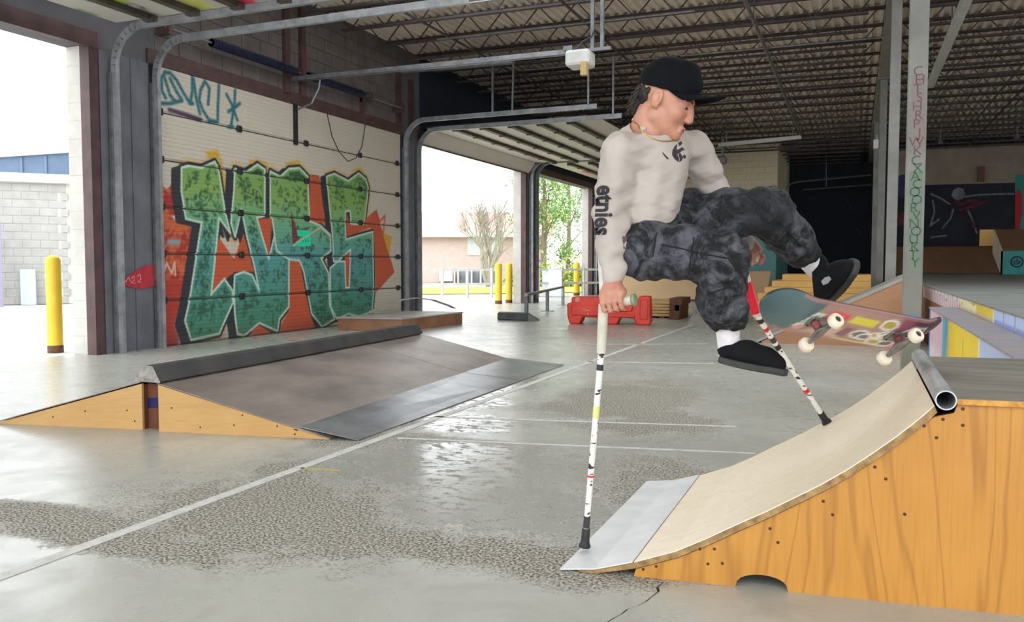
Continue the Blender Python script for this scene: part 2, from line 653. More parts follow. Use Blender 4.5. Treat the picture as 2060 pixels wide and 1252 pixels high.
def wall_patch(pts, X, m, name, parent):
    P = [gx(x, y, X) for x, y in pts]
    mb = MB()
    mb.add(P, [tuple(range(len(P)))])
    return mb.build(name, m, parent)


wall_patch([(240, 570), (268, 548), (290, 536), (311, 532), (311, 575), (285, 582), (262, 578)], XW + 0.036, M_RED, 'painted_arrow', wall_left)
wall_patch([(1066, 513), (1079, 510), (1079, 588), (1066, 588)], XW + 0.036, mat('crimson_spray', srgb(150, 26, 46), rough=0.6), 'painted_patch', wall_left)
M_PALE = mat('pale_pink_spray', srgb(215, 150, 155), rough=0.6)
for gl in ([(252, 568), (258, 558), (264, 569)], [(264, 560), (270, 556), (270, 564), (264, 570), (272, 570)], [(276, 556), (282, 552), (283, 562), (276, 568), (284, 568)]):
    mbt = MB().tube([gx(x, y, XW + 0.038) for x, y in gl], 0.008, 4)
    mbt.build('painted_stroke', M_PALE, wall_left)

# ---- back walls
def mural_material():
    m, n = new_mat('block_mural_paint')
    x, y, z = n.xyz()
    zz = n.math('ADD', z, n.math('MULTIPLY', n.math('SUBTRACT', n.noise(0.9, 4, 0.6), 0.5), 1.4))
    c = n.mix(n.ramp(zz, 1.9, 2.5), srgb(96, 146, 150), srgb(126, 168, 140))
    c = n.mix(n.ramp(zz, 2.65, 2.9), c, srgb(184, 174, 104))
    c = n.mix(n.ramp(zz, 2.95, 3.2), c, srgb(204, 192, 164))
    c = n.mix(n.ramp(n.noise(1.3, 3), 0.45, 0.8, 0, 0.5), c, srgb(110, 150, 130))
    c = n.mix(n.ramp(zz, 3.0, 3.4), c, srgb(202, 190, 162))
    n.col(c)
    n.rough(0.85)
    return m


XJ = gy(1562, 500, YB).x
M_MURAL = mural_material()
wb = MB().box(XO, XJ, YB, YB + 0.3, 0, ZD + 0.2)
wb.box(XJ - 0.25, XJ, YB + 0.3, 34.3, 0, ZD + 0.2)
wall_back = struct(wb.build('wall_back', M_MURAL))
blocks('block', (XJ - 14 * 0.4, YB, 0.0), (1, 0, 0), (0, 0, 1), (0, -1, 0), 14, 25, 0.4, 0.2, M_MURAL, wall_back, seed=9)
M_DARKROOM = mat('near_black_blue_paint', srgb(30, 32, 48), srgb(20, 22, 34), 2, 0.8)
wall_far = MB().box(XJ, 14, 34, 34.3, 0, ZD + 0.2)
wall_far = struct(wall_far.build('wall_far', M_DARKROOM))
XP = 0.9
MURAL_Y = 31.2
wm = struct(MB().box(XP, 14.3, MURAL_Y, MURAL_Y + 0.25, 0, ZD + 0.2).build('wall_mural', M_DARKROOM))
wrm = MB().box(14, 14.3, -3.5, MURAL_Y, 3.6, ZD + 0.2)
for y0, y1 in ((-3.5, 8.0), (13.5, 15.0), (20.5, 22.0), (27.5, MURAL_Y)):  # gaps between are unseen bays added to let in side light
    wrm.box(14, 14.3, y0, y1, 0, 3.6)
struct(MB().box(14.3, 70, -30, 25, -0.25, -0.01).build('ground_right', M_APRON))
wr = struct(wrm.build('wall_right', mat('dim_brown_wall', srgb(176, 168, 160), srgb(156, 148, 142), 1.5, 0.85)))

# ---- roof: fluted deck, open web joists, girder, columns
SKY_Y = (5.2, 11.4)
SKY_X = [(-6.4, -3.7), (-2.7, 0.1), (0.9, 3.7), (4.7, 7.5)]  # unseen roof lights, added to brighten the middle of the floor


def deck():
    """fluted steel deck, left open for the added roof lights, which stay out of view"""
    x0, x1, y1 = XO, 14.3, 34.3
    pitch = 0.152
    vs, fs = [], []

    def sheet(xa, xb, ya, yb):
        prof = []
        x = xa
        while x < xb - 0.02:
            prof += [(x, ZD), (x + 0.05, ZD), (x + 0.062, ZD + 0.045), (min(x + 0.14, xb), ZD + 0.045)]
            x += pitch
        n, o = len(prof), len(vs)
        vs.extend([(a, ya, b) for a, b in prof] + [(a, yb, b) for a, b in prof])
        fs.extend([(o + i, o + n + i, o + n + i + 1, o + i + 1) for i in range(n - 1)])
    sheet(x0, x1, ROOF_Y0, SKY_Y[0])
    sheet(x0, x1, SKY_Y[1], y1)
    edges_ = [x0] + [e for p in SKY_X for e in p] + [x1]
    for k in range(0, len(edges_), 2):
        sheet(edges_[k], edges_[k + 1], *SKY_Y)
    return mesh_obj('ceiling', vs, fs, M_DECK)


ROOF_Y0 = -1.5
M_DECK = mat('roof_deck_paint', srgb(240, 226, 210), srgb(226, 212, 198), 0.8, 0.7)
M_JOIST = mat('brown_joist_paint', srgb(78, 66, 66), srgb(60, 52, 54), 3, 0.6)
ceiling = struct(deck())
rs = MB().box(XO, 14.3, ROOF_Y0, SKY_Y[0], ZD + 0.06, ZD + 0.2).box(XO, 14.3, SKY_Y[1], 34.3, ZD + 0.06, ZD + 0.2)
e_ = [XO] + [e for p in SKY_X for e in p] + [14.3]
for k in range(0, len(e_), 2):
    rs.box(e_[k], e_[k + 1], SKY_Y[0], SKY_Y[1], ZD + 0.06, ZD + 0.2)
rs.build('roof_slab', M_JOIST, ceiling)
for xa, xb in SKY_X:  # kerbs round the added roof lights
    MB().box(xa - 0.06, xa, SKY_Y[0] - 0.06, SKY_Y[1] + 0.06, ZD, ZD + 0.3).box(xb, xb + 0.06, SKY_Y[0] - 0.06, SKY_Y[1] + 0.06, ZD, ZD + 0.3).box(xa, xb, SKY_Y[0] - 0.06, SKY_Y[0], ZD, ZD + 0.3).box(xa, xb, SKY_Y[1], SKY_Y[1] + 0.06, ZD, ZD + 0.3).build('added_skylight_kerb', M_WHITE, ceiling)


def joist_mesh(x0, x1):
    mb = MB()
    zt, zb = ZD - 0.02, ZD - 0.36
    mb.bar((x0, 0, zt), (x1, 0, zt), 0.11, 0.035)
    mb.bar((x0 + 0.35, 0, zb), (x1 - 0.35, 0, zb), 0.08, 0.035)
    n = int((x1 - x0 - 0.4) / 0.3)
    st = (x1 - x0 - 0.4) / n
    for i in range(n):
        a, b = x0 + 0.2 + i * st, x0 + 0.2 + (i + 1) * st
        p, q = ((a, 0, zt), (b, 0, zb)) if i % 2 == 0 else ((a, 0, zb), (b, 0, zt))
        mb.bar(p, q, 0.017, 0.017)
    return mb


XC = 0.46
jm = {}
for side, (a, b) in dict(west=(XW + 0.02, XC), east=(XC, 13.98)).items():
    o = joist_mesh(a, b).build('joist', M_JOIST, ceiling)
    o.location.y = ROOF_Y0 + 0.6
    jm[side] = o
    y = ROOF_Y0 + 0.6 + 1.05
    while y < (33.9 if side == 'west' else 31.0):
        c = o.copy()
        link(c, ceiling)
        c.location.y = y
        y += 1.05
# bridging angles that tie the bottom chords together
for bx in (-6.2, -3.9, 3.2, 6.5):
    MB().bar((bx, 3.6, ZD - 0.39), (bx, 33.0 if bx < 0 else 30.5, ZD - 0.39), 0.03, 0.03).build('bridging', M_JOIST, ceiling)
# conduits strapped under the joists, across the hall
for k, yy in enumerate((9.2, 11.05, 12.6, 15.2, 17.6, 19.9)):
    MB().tube([(XW + 0.6 + k * 0.5, yy, ZD - 0.40), (XC - 0.1 - (k % 3) * 1.3, yy, ZD - 0.40)], 0.016, 6).build('conduit', M_STEEL_GREY, ceiling)
ZG = 4.73
M_GIRDER = mat('grey_green_steel', srgb(150, 148, 138), srgb(130, 128, 120), 4, 0.55)
gm = MB()
gm.box(XC - 0.09, XC + 0.09, ROOF_Y0, 33.9, ZG, ZG + 0.02)
gm.box(XC - 0.012, XC + 0.012, ROOF_Y0, 33.9, ZG + 0.02, ZD - 0.07)
gm.box(XC - 0.09, XC + 0.09, ROOF_Y0, 33.9, ZD - 0.07, ZD - 0.05)
gm.box(XC - 0.1, XC - 0.04, ROOF_Y0, 33.9, ZG + 0.02, ZD - 0.08)
gm.build('girder', M_GIRDER, ceiling)
# ---- columns: square steel tubes with cap and base plates
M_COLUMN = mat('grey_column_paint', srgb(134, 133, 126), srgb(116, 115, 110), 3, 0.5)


def column(y, label, s=0.068, XC=XC):
    t = thing('steel_column', (XC, y, 0), label, 'column', 'row of square steel columns')
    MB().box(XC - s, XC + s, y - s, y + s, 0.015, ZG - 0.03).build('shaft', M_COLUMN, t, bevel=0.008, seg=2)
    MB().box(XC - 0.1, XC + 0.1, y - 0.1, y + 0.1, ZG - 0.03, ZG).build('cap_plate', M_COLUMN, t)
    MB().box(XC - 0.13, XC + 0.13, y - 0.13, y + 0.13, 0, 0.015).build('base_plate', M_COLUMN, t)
    return t


XCA = XC - 0.05
colA = column(7.16, 'nearest grey square column, pink and green letters down its face', 0.066, XCA)
colB = column(12.92, 'grey square column second from the lettered one, behind the wooden bank')
colC = column(18.6, 'grey square column third in the row, with a small white box near its top')
colD = column(24.3, 'thin looking grey column farthest along the row')
# lettering down the camera-facing side of the first column
M_PINK = mat('pink_marker', srgb(110, 76, 84), rough=0.6)
M_GREEN = mat('green_marker', srgb(50, 96, 68), rough=0.6)
M_GREENWASH = mat('pale_green_wash', srgb(112, 130, 112), srgb(122, 128, 116), 18, 0.6)
M_PINKWASH = mat('pale_pink_wash', srgb(136, 120, 116), srgb(130, 126, 119), 18, 0.6)
yf = 7.16 - 0.066
fa = MB()
for ya, yb, m in ((150, 300, M_PINKWASH), (345, 545, M_GREENWASH)):
    z0, z1 = gy(1850, yb, yf).z, gy(1850, ya, yf).z
    MB().box(XCA - 0.045, XCA + 0.05, yf - 0.0012, yf, z0, z1).build('painted_wash', m, colA)


def column_text(s, y_top, y_bot, m, size):
    zs = np.linspace(gy(1850, y_top, yf).z, gy(1850, y_bot, yf).z, len(s))
    for i, ch in enumerate(s):
        if ch == ' ':
            continue
        pts, tris = text_poly(ch, size)
        if not tris:
            continue
        w = max(p[0] for p in pts) + min(p[0] for p in pts)
        ox = XCA + (0.012 if i % 2 else -0.002)
        mesh_obj('letter', [(ox + p[0] - w / 2, yf - 0.0025, zs[i] + p[1] - size * 0.35) for p in pts], tris, m, colA)


column_text('CHTSHRPJWK', 142, 302, M_PINK, 0.1)
column_text('CXACOORVNOUKTY', 322, 528, M_GREEN, 0.1)
blue = MB().box(XCA - 0.067, XCA + 0.03, yf - 0.0015, yf, gy(1850, 655, yf).z, gy(1850, 634, yf).z).build('painted_patch', mat('sky_blue_spray', srgb(20, 150, 220), rough=0.5), colA)
# a small white box with a cable on the third column
bx = gy(1755, 290, 18.6)
t = thing('alarm_box', (XC - 0.1, 18.5, bx.z), 'small white box fixed high on the third column', 'alarm box')
MB().box(XC - 0.17, XC - 0.075, 18.5, 18.62, bx.z - 0.1, bx.z + 0.08).build('casing', M_WHITE, t, bevel=0.01)
MB().tube([(XC - 0.11, 18.55, bx.z + 0.08), (XC - 0.11, 18.55, bx.z + 0.17)], 0.035, 10).build('beacon', M_STEEL_GREY, t)

# ---- overhead door, closed, with graffiti
YD0, YD1 = 8.0, 14.2
XD = XW + 0.03
PH = ZT / 6.0


def dz(pts):
    """points of the 1707 px wide close-up of the door, as (Y, z) on the door"""
    out = []
    for a, b in pts:
        p = gx(230 + a / 2.845, 280 + b / 2.845, XD)
        out.append((p.y, p.z))
    return out


def tz(pts):
    """points of the close-up of the tag on the top panel"""
    out = []
    for a, b in pts:
        p = gx(300 + a / 7.827, 120 + b / 7.827, XD)
        out.append((p.y, p.z))
    return out


LET_M1 = dz([(385, 165), (430, 152), (500, 165), (575, 130), (595, 165), (635, 420), (665, 540), (600, 450), (575, 700), (555, 890), (630, 800), (678, 870), (680, 935), (600, 1115), (440, 1150), (405, 1040), (430, 930), (500, 478), (410, 455), (385, 300)])
LET_M2 = dz([(690, 170), (755, 190), (820, 145), (862, 175), (862, 440), (815, 450), (885, 685), (930, 500), (1000, 600), (1000, 960), (945, 1030), (935, 1100), (830, 1052), (745, 1125), (705, 1115), (690, 1000), (685, 870), (690, 780), (740, 760), (790, 780), (830, 870), (800, 720), (760, 560), (728, 400), (692, 560), (668, 480), (685, 300)])
LET_R = dz([(893, 185), (950, 215), (1000, 170), (1060, 165), (1108, 215), (1118, 470), (1180, 495), (1238, 550), (1240, 640), (1185, 685), (1228, 770), (1232, 950), (1262, 1030), (1190, 1075), (1130, 1000), (1085, 760), (1060, 695), (1005, 690), (930, 640), (905, 460), (893, 430)])
R_HOLE = dz([(1010, 400), (1045, 520), (1125, 500), (1020, 610)])
LET_S = dz([(1215, 215), (1260, 198), (1340, 240), (1400, 195), (1440, 230), (1455, 280), (1430, 490), (1355, 485), (1350, 410), (1322, 415), (1325, 575), (1480, 530), (1485, 870), (1475, 990), (1400, 1015), (1340, 1000), (1275, 1030), (1240, 960), (1235, 740), (1290, 690), (1352, 632), (1345, 850), (1325, 850), (1320, 700), (1255, 700), (1250, 560), (1235, 420)])
LETTERS = [LET_M1, LET_M2, LET_R, LET_S]
ORANGE = [dz([(235, 430), (300, 415), (340, 470), (470, 475), (430, 620), (400, 860), (330, 1060), (360, 1180), (245, 1200), (240, 700)]),
          dz([(240, 240), (300, 300), (340, 260), (340, 430), (250, 410)]),
          dz([(590, 560), (660, 660), (690, 700), (740, 540), (800, 760), (690, 760), (640, 800), (555, 890)]),
          dz([(815, 460), (905, 450), (885, 690)]), dz([(1120, 210), (1170, 215), (1210, 480), (1120, 480)]),
          dz([(1000, 700), (1060, 700), (1120, 1000), (1150, 1080), (940, 1110), (1000, 980)]),
          dz([(1330, 420), (1350, 490), (1470, 500), (1330, 560)]), dz([(1430, 470), (1500, 410), (1530, 520), (1600, 760), (1500, 870), (1485, 520)]),
          dz([(1320, 650), (1352, 640), (1345, 850), (1325, 850)]), dz([(780, 1080), (830, 1065), (900, 1110), (800, 1130)]), R_HOLE]
YELL = [dz([(520, 70), (590, 60), (620, 130), (660, 430), (690, 160), (700, 130), (640, 420), (600, 110), (540, 110)]), dz([(770, 120), (870, 130), (880, 150), (780, 150)]), dz([(980, 140), (1050, 120), (1090, 170), (1000, 160)]), dz([(1360, 180), (1410, 160), (1450, 230), (1400, 190)]), dz([(1530, 530), (1590, 560), (1570, 680), (1500, 680)])]


def shift(poly, dy, dzv):
    return [(a + dy, b + dzv) for a, b in poly]


C_CREAM = srgb(206, 198, 182)
C_DK = srgb(52, 54, 62)


def door_colour(u, v, P):
    y, z = P[:, 1], P[:, 2]
    pa = Paint(y, z, C_CREAM)
    # streaks of grime
    for poly in ORANGE:
        pa.fill(poly, srgb(206, 104, 62), grow=0.02)
    for poly in ORANGE[:1]:
        pa.fill(shift(poly, -0.12, -0.75), srgb(178, 52, 52), op=0.85, soft=0.05)
    pa.spots((pa.c[:, 0] > 0.55) & (pa.c[:, 1] < 0.25), 70, 0.05, srgb(172, 48, 48), 0.7, 3)
    for poly in YELL:
        pa.fill(poly, srgb(214, 168, 52), soft=0.05)
    for L_ in LETTERS:
        pa.fill(L_, srgb(206, 162, 58), grow=0.10, soft=0.05, op=0.5)
        pa.fill(shift(L_, -0.15, -0.04), C_DK, grow=0.03)
        pa.fill(L_, C_DK, grow=0.055)
    for poly in ORANGE[2:11]:
        pa.fill(poly, srgb(200, 92, 60))
    for L_ in LETTERS:
        d = pa.dist(L_)
        m = np.clip(0.5 - d / 0.012, 0, 1)
        t = np.clip((z - 0.05) / 2.7, 0, 1)[:, None]
        stops = [srgb(74, 136, 104), srgb(84, 150, 138), srgb(90, 158, 158), srgb(112, 176, 138), srgb(136, 172, 90), srgb(106, 166, 100)]
        pos = [0.0, 0.24, 0.42, 0.58, 0.74, 1.0]
        g = np.stack([np.interp(t[:, 0], pos, [s[k] for s in stops]) for k in range(3)], 1)
        pa.c = pa.c * (1 - m[:, None]) + g * m[:, None]
        pa.spots(d < -0.05, 26, 0.035, srgb(48, 92, 66), 0.75, len(L_))
        pa.line(L_, 0.032, srgb(196, 220, 200), closed=True)
    pa.fill(R_HOLE, srgb(120, 60, 70))
    pa.fill(dz([(1045, 520), (1122, 522), (1125, 612), (1020, 612), (1080, 560), (1050, 555)]), srgb(30, 226, 172))
    for sx in (1078, 1092, 1106):
        pa.line(dz([(sx, 568), (sx + 4, 590)]), 0.02, srgb(20, 120, 100))
    pa.line(dz([(1020, 610), (1180, 505), (1240, 560)]), 0.02, srgb(222, 190, 160))
    pa.line(dz([(260, 720), (285, 760), (300, 710), (330, 770), (345, 705), (350, 780)]), 0.022, srgb(226, 200, 190))
    pa.fill(dz([(310, 570), (380, 575), (375, 610), (300, 605)]), srgb(150, 160, 158), soft=0.04)
    pa.line(dz([(1430, 480), (1490, 420), (1500, 490), (1550, 440), (1540, 540)]), 0.05, srgb(212, 96, 60), soft=0.04)
    # teal tag with a star on the top panel
    TEAL = srgb(40, 112, 124)
    for st in ([(255, 200), (195, 290), (200, 480), (260, 600)], [(255, 200), (330, 210), (430, 320), (540, 520), (640, 680), (690, 690)], [(250, 300), (330, 560), (400, 640)], [(330, 300), (430, 500), (520, 640)],
               [(170, 690), (330, 690), (500, 650)], [(680, 250), (680, 500), (650, 690)], [(700, 300), (740, 600), (800, 850)], [(930, 700), (950, 450), (880, 340), (810, 480), (790, 640), (850, 800), (960, 980)],
               [(1100, 400), (1085, 700), (1080, 980), (960, 960)], [(1355, 480), (1345, 700), (1290, 1050)], [(1220, 550), (1300, 700), (1390, 950)], [(1250, 820), (1330, 770), (1430, 690)]):
        pa.line(tz(st), 0.055, TEAL, soft=0.03)
    pa.line(tz([(1260, 1060), (1320, 1060)]), 0.06, srgb(40, 140, 140), soft=0.03)
    pa.line(tz([(320, 790), (560, 860), (820, 950)]), 0.06, srgb(84, 60, 96), soft=0.03)
    # darker towards the bottom, mottled
    n = RNG.random(len(y))
    pa.lay(np.clip(0.25 - z, 0, 0.25) * 2.2 * (0.6 + 0.4 * n), srgb(70, 68, 66))
    return pa.c


M_DOORPAINT = attr_mat('painted_door_skin', 0.5, 0.14, 14)
door_root = thing('door_2', (XD, (YD0 + YD1) / 2, 0), 'closed sectional overhead door covered in green and teal graffiti letters', 'overhead door')
struct(door_root)
for k in range(6):
    z0, z1 = k * PH + 0.008, (k + 1) * PH - 0.008

    def ribs(u, v):
        s = np.abs(((v / 0.055) % 1.0) - 0.5)
        return np.where(s > 0.36, -0.004, 0.0) - np.where((v < 0.015) | (v > PH - 0.03), 0.012, 0.0)
    o = grid_sheet('door_panel', (XD, YD0, z0), (0, YD1 - YD0, 0), (0, 0, z1 - z0), 480, 54, M_DOORPAINT, door_root, door_colour, ribs, (1, 0, 0))
MB().box(XD - 0.045, XD - 0.02, YD0, YD1, 0.0, ZT).build('door_core', M_STRUT, door_root)
# hinges and end stiles
for yy in (YD0 + 0.03, YD1 - 0.05):
    MB().box(XD, XD + 0.02, yy - 0.03, yy + 0.05, 0.02, ZT - 0.02).build('end_stile', M_DARK_STEEL, door_root)
hm = None
for k in range(1, 6):
    for yy in (YD0 + 0.14, 9.6, 11.15, 12.7, YD1 - 0.22):
        if hm is None:
            hm = MB().box(XD - 0.002, XD + 0.03, yy - 0.05, yy + 0.05, k * PH - 0.04, k * PH + 0.05).build('hinge', M_DARK_STEEL, door_root, bevel=0.01)
            h0 = (yy, k)
        else:
            c = hm.copy()
            link(c, door_root)
            c.location += V((0, yy - h0[0], (k - h0[1]) * PH))
MB().box(XD, XD + 0.03, 10.84, 10.92, PH * 5 - 0.05, ZT - 0.02).build('drawbar_bracket', M_DARK_STEEL, door_root)
MB().tube([(XD + 0.06, 10.88, ZT - 0.1), (XD + 0.3, 10.9, ZT - 0.02), (XD + 0.42, 10.92, ZT + 0.2), (XD + 0.45, 10.92, ZT + 0.4)], 0.016, 6).build('drawbar', M_STEEL_GREY, door_root)

# ---- door tracks: up the jamb, round a bend and away under the roof
ZH = 3.74


def track(name, y, reach, label, group='overhead door tracks', zh=ZH, hang=(), xb=0.1):
    t = thing('door_track', (XW + xb, y, 0), label, 'door track', group)
    r = 0.42
    pts = [(XW + xb, y, 0.0), (XW + xb, y, zh - r)]
    pts += [(XW + xb + r - r * math.cos(a), y, zh - r + r * math.sin(a)) for a in [math.pi / 2 * i / 8 for i in range(1, 9)]]
    pts.append((XW + xb + reach, y, zh + 0.02))
    mb = MB()
    for i in range(len(pts) - 1):
        p, q = V(pts[i]), V(pts[i + 1])
        d = (q - p).normalized()
        w = d.cross(V((0, 1, 0))).normalized()
        mb.bar(p, q + d * 0.004, 0.012, 0.075, up=w)
        mb.bar(p + w * 0.037 + V((0, 0.02, 0)), q + d * 0.004 + w * 0.037 + V((0, 0.02, 0)), 0.05, 0.008, up=w)
        mb.bar(p - w * 0.037 + V((0, 0.02, 0)), q + d * 0.004 - w * 0.037 + V((0, 0.02, 0)), 0.05, 0.008, up=w)
    mb.build('rail', M_TRACK, t)
    MB().box(XW + 0.034, XW + xb - 0.02, y - 0.03, y + 0.03, 0, zh - 0.5).build('wall_angle', M_STEEL_GREY, t)
    for hx in hang:
        MB().bar((XW + hx, y, zh + 0.04), (XW + hx, y, ZD - 0.42), 0.035, 0.035).build('hanger', M_STEEL_GREY, t)
    return t


track('t', 7.4, 4.1, 'curved steel track at the far side of the open left doorway', hang=(1.6, 3.9))
track('t', 8.02, 4.2, 'curved steel track at the near side of the graffiti door', hang=(4.2,))
track('t', 14.2, 3.75, 'curved steel track at the far side of the graffiti door', hang=(1.9, 3.7))
track('t', 14.72, 4.05, 'curved steel track at the near side of the middle open doorway', hang=(4.0,), zh=ZH - 0.1)
track('t', 20.95, 3.9, 'curved steel track at the far side of the middle open doorway', hang=(2.0,))
track('t', 21.35, 3.9, 'curved steel track at the near side of the farthest open doorway', hang=(3.9,))
track('t', 26.95, 3.9, 'curved steel track at the far side of the farthest open doorway')
track('t', 1.15, 4.1, 'curved steel track at the near side of the open left doorway')

# ---- open doors rolled up under the roof
def open_door(num, y0, y1, zc, label, colfn, n=6, x0=0.36):
    t = thing('door_%d' % num, (XW + x0, (y0 + y1) / 2, zc), label, 'overhead door')
    struct(t)
    for k in range(n):
        xa = XW + x0 + k * PH + 0.006
        grid_sheet('door_panel', (xa, y0, zc), (PH - 0.012, 0, 0), (0, y1 - y0, 0), 30, 160, M_DOORPAINT, t, colfn)
        MB().box(xa, xa + PH - 0.012, y0, y1, zc + 0.003, zc + 0.04).build('panel_core', M_STRUT, t)
        if k > 0:
            MB().box(xa - 0.05, xa + 0.04, y0 + 0.02, y1 - 0.02, zc - 0.06, zc - 0.004).build('strut', M_STRUT, t)
            for q in range(7):
                yy = y0 + 0.1 + (y1 - y0 - 0.2) * q / 6
                MB().box(xa - 0.06, xa + 0.07, yy - 0.035, yy + 0.035, zc - 0.075, zc - 0.03).build('hinge', M_STRUT, t)
    return t


def plain_door(u, v, P):
    pa = Paint(P[:, 0], P[:, 1], srgb(214, 206, 192))
    for a, b, r in ((-7.35, 18.3, 0.3), (-7.3, 19.2, 0.25), (-7.35, 20.0, 0.28), (-7.3, 17.5, 0.2)):
        c = [(a + r * 0.6 * math.cos(t), b + r * math.sin(t)) for t in np.linspace(0, 6.28, 14)]
        pa.line(c, 0.05, srgb(222, 140, 136), soft=0.03)
    for k in range(14):
        rg = random.Random(k)
        x, y = -6.6 + rg.random() * 2.0, 16.0 + rg.random() * 4
        pa.line([(x, y), (x + 0.1 * rg.random(), y + 0.3), (x - 0.06, y + 0.5)], 0.02, srgb(206, 160, 156), soft=0.03)
    pa.fill([(-7.5, 23.9), (-7.3, 23.5), (-6.9, 24.2), (-7.2, 25.2)], srgb(228, 96, 96), soft=0.05)
    pa.lay((np.abs(P[:, 0] + 7.0) < 0.35) * (P[:, 1] < 21) * 0.25, srgb(226, 186, 186))
    return pa.c


def painted_door(u, v, P):
    pa = Paint(P[:, 0], P[:, 1], srgb(190, 186, 176))
    def dp(pts):
        return [(p.x, p.y) for p in (gz(a / 2.943, b / 2.943, ZH - 0.02) for a, b in pts)]
    G1, G2, YL_, PK = srgb(96, 156, 92), srgb(96, 150, 110), srgb(206, 206, 76), srgb(224, 50, 92)
    pa.fill(dp([(0, 0), (120, -20), (300, 40), (290, 62), (120, 40), (0, 30)]), srgb(170, 184, 150), soft=0.15)
    pa.fill(dp([(320, 90), (360, 60), (470, 50), (580, 92), (470, 112), (400, 122)]), G2, soft=0.08)
    pa.line(dp([(330, 90), (470, 60), (560, 90)]), 0.05, srgb(120, 150, 60), soft=0.05)
    pa.fill(dp([(560, -30), (700, -40), (770, 10), (700, 26), (600, 12)]), srgb(160, 196, 60), soft=0.06)
    pa.fill(dp([(420, -30), (560, -40), (600, 16), (520, 10)]), G1, soft=0.06)
    pa.fill(dp([(1060, 0), (1160, -20), (1290, 50), (1200, 66), (1100, 40)]), YL_, soft=0.1, op=0.8)
    pa.fill(dp([(1395, -20), (1490, -30), (1530, 36), (1440, 42), (1410, 16)]), PK, soft=0.04)
    pa.fill(dp([(1250, -10), (1390, -20), (1420, 20), (1330, 24)]), srgb(150, 170, 120), soft=0.08)
    pa.line(dp([(690, 62), (760, 16), (840, 40), (880, 80)]), 0.05, srgb(150, 146, 136), soft=0.04)
    pa.line(dp([(830, 40), (850, 46), (835, 56)]), 0.03, srgb(80, 80, 78), soft=0.03)
    return pa.c


open_door(1, 1.25, 7.2, ZH - 0.02, 'open overhead door with colourful graffiti rolled up at upper left', painted_door)
open_door(3, 14.85, 20.85, ZH - 0.06, 'open cream overhead door with pink graffiti over middle doorway', plain_door, x0=0.2)
d3 = bpy.data.objects['door_3']
for zz0, zz1, xx0, xx1 in ((ZT - 0.1, ZH - 0.07, XW + 0.05, XW + 0.24),):
    grid_sheet('door_panel', (xx0, 14.85, zz0), (xx1 - xx0, 0, zz1 - zz0), (0, 6.0, 0), 20, 160, M_DOORPAINT, d3, plain_door)
    MB().box(xx0 - 0.02, xx0 + 0.02, 14.85, 20.85, zz0 - 0.025, zz0).build('bottom_seal', M_BROWN_STEEL, d3)
open_door(4, 21.45, 26.9, ZH - 0.02, 'open cream overhead door rolled up over the farthest doorway', plain_door)

# ---- torsion springs, door operators and their rails
t = thing('torsion_spring_shaft', (XW + 0.2, 10.5, 3.9), 'dark blue torsion spring shaft over the graffiti door', 'spring shaft')
MB().tube([(XW + 0.2, 8.1, 3.92), (XW + 0.2, 14.0, 3.92)], 0.016, 8).build('shaft', M_STEEL_GREY, t)
M_BLUE = mat('blue_black_spring', srgb(40, 46, 78), srgb(28, 32, 52), 9, 0.45, 0.3)
for a, b in ((8.9, 10.7), (11.0, 12.6)):
    pts = []
    n = int((b - a) / 0.012)
    MB().tube([(XW + 0.2, a, 3.92), (XW + 0.2, b, 3.92)], 0.05, 10).build('spring', M_BLUE, t)
    for i in range(int((b - a) / 0.05)):
        pts.append(a + i * 0.05)
    rg = MB()
    for yy in pts:
        rg.tube([(XW + 0.2, yy, 3.92), (XW + 0.2, yy + 0.025, 3.92)], 0.058, 10)
    rg.build('spring_coil', M_BLUE, t)
for yy in (8.15, 10.85, 12.78, 13.9):
    MB().box(XW + 0.03, XW + 0.24, yy - 0.03, yy + 0.03, 3.84, 4.0).build('bearing_bracket', M_BROWN_STEEL, t)
MB().tube([gx(x, y, XW + 0.12) for x, y in ((658, 228), (668, 275), (682, 305), (700, 325), (716, 318), (728, 295), (735, 250))], 0.008, 6).build('hand_chain', M_DARK_STEEL, t)

YO = 10.75
p0, p1 = gy(625, 136, YO), gy(1145, 105, YO)
zo = p1.z
t = thing('door_operator', (p1.x, YO, zo), 'white box of the door operator hanging at the end of its rail', 'door operator')
MB().box(XW + 0.1, p1.x, YO - 0.05, YO - 0.03, zo - 0.03, zo + 0.03).build('rail', M_STEEL_GREY, t)
MB().box(XW + 0.1, p1.x, YO + 0.03, YO + 0.05, zo - 0.03, zo + 0.03).build('rail', M_STEEL_GREY, t)
q = gy(1168, 116, YO)
MB().box(q.x - 0.17, q.x + 0.16, YO - 0.16, YO + 0.16, q.z - 0.13, q.z + 0.08).build('motor_housing', M_WHITE, t, bevel=0.04, seg=2)
MB().box(q.x + 0.06, q.x + 0.14, YO - 0.2, YO - 0.12, q.z - 0.27, q.z - 0.1).build('release_tag', mat('tan_tag', srgb(196, 168, 110), rough=0.6), t)
MB().box(q.x - 0.2, q.x - 0.08, YO - 0.12, YO + 0.12, q.z + 0.08, q.z + 0.14).build('mount_plate', M_STEEL_GREY, t)
ph = gy(1192, 100, YO)
for dx in (0.0, 0.13):
    MB().bar((ph.x + dx, YO, ph.z), (ph.x + dx, YO, ZD - 0.02), 0.045, 0.045).build('hanger', M_STEEL_GREY, t)
MB().bar((ph.x - 0.1, YO, ph.z), (ph.x + 0.25, YO, ph.z), 0.04, 0.04).build('cross_angle', M_STEEL_GREY, t)
MB().tube([gy(x, y, YO - 0.1) for x, y in ((1160, 100), (1172, 84), (1190, 74), (1196, 60))], 0.012, 6).build('cable', M_DARK_STEEL, t)

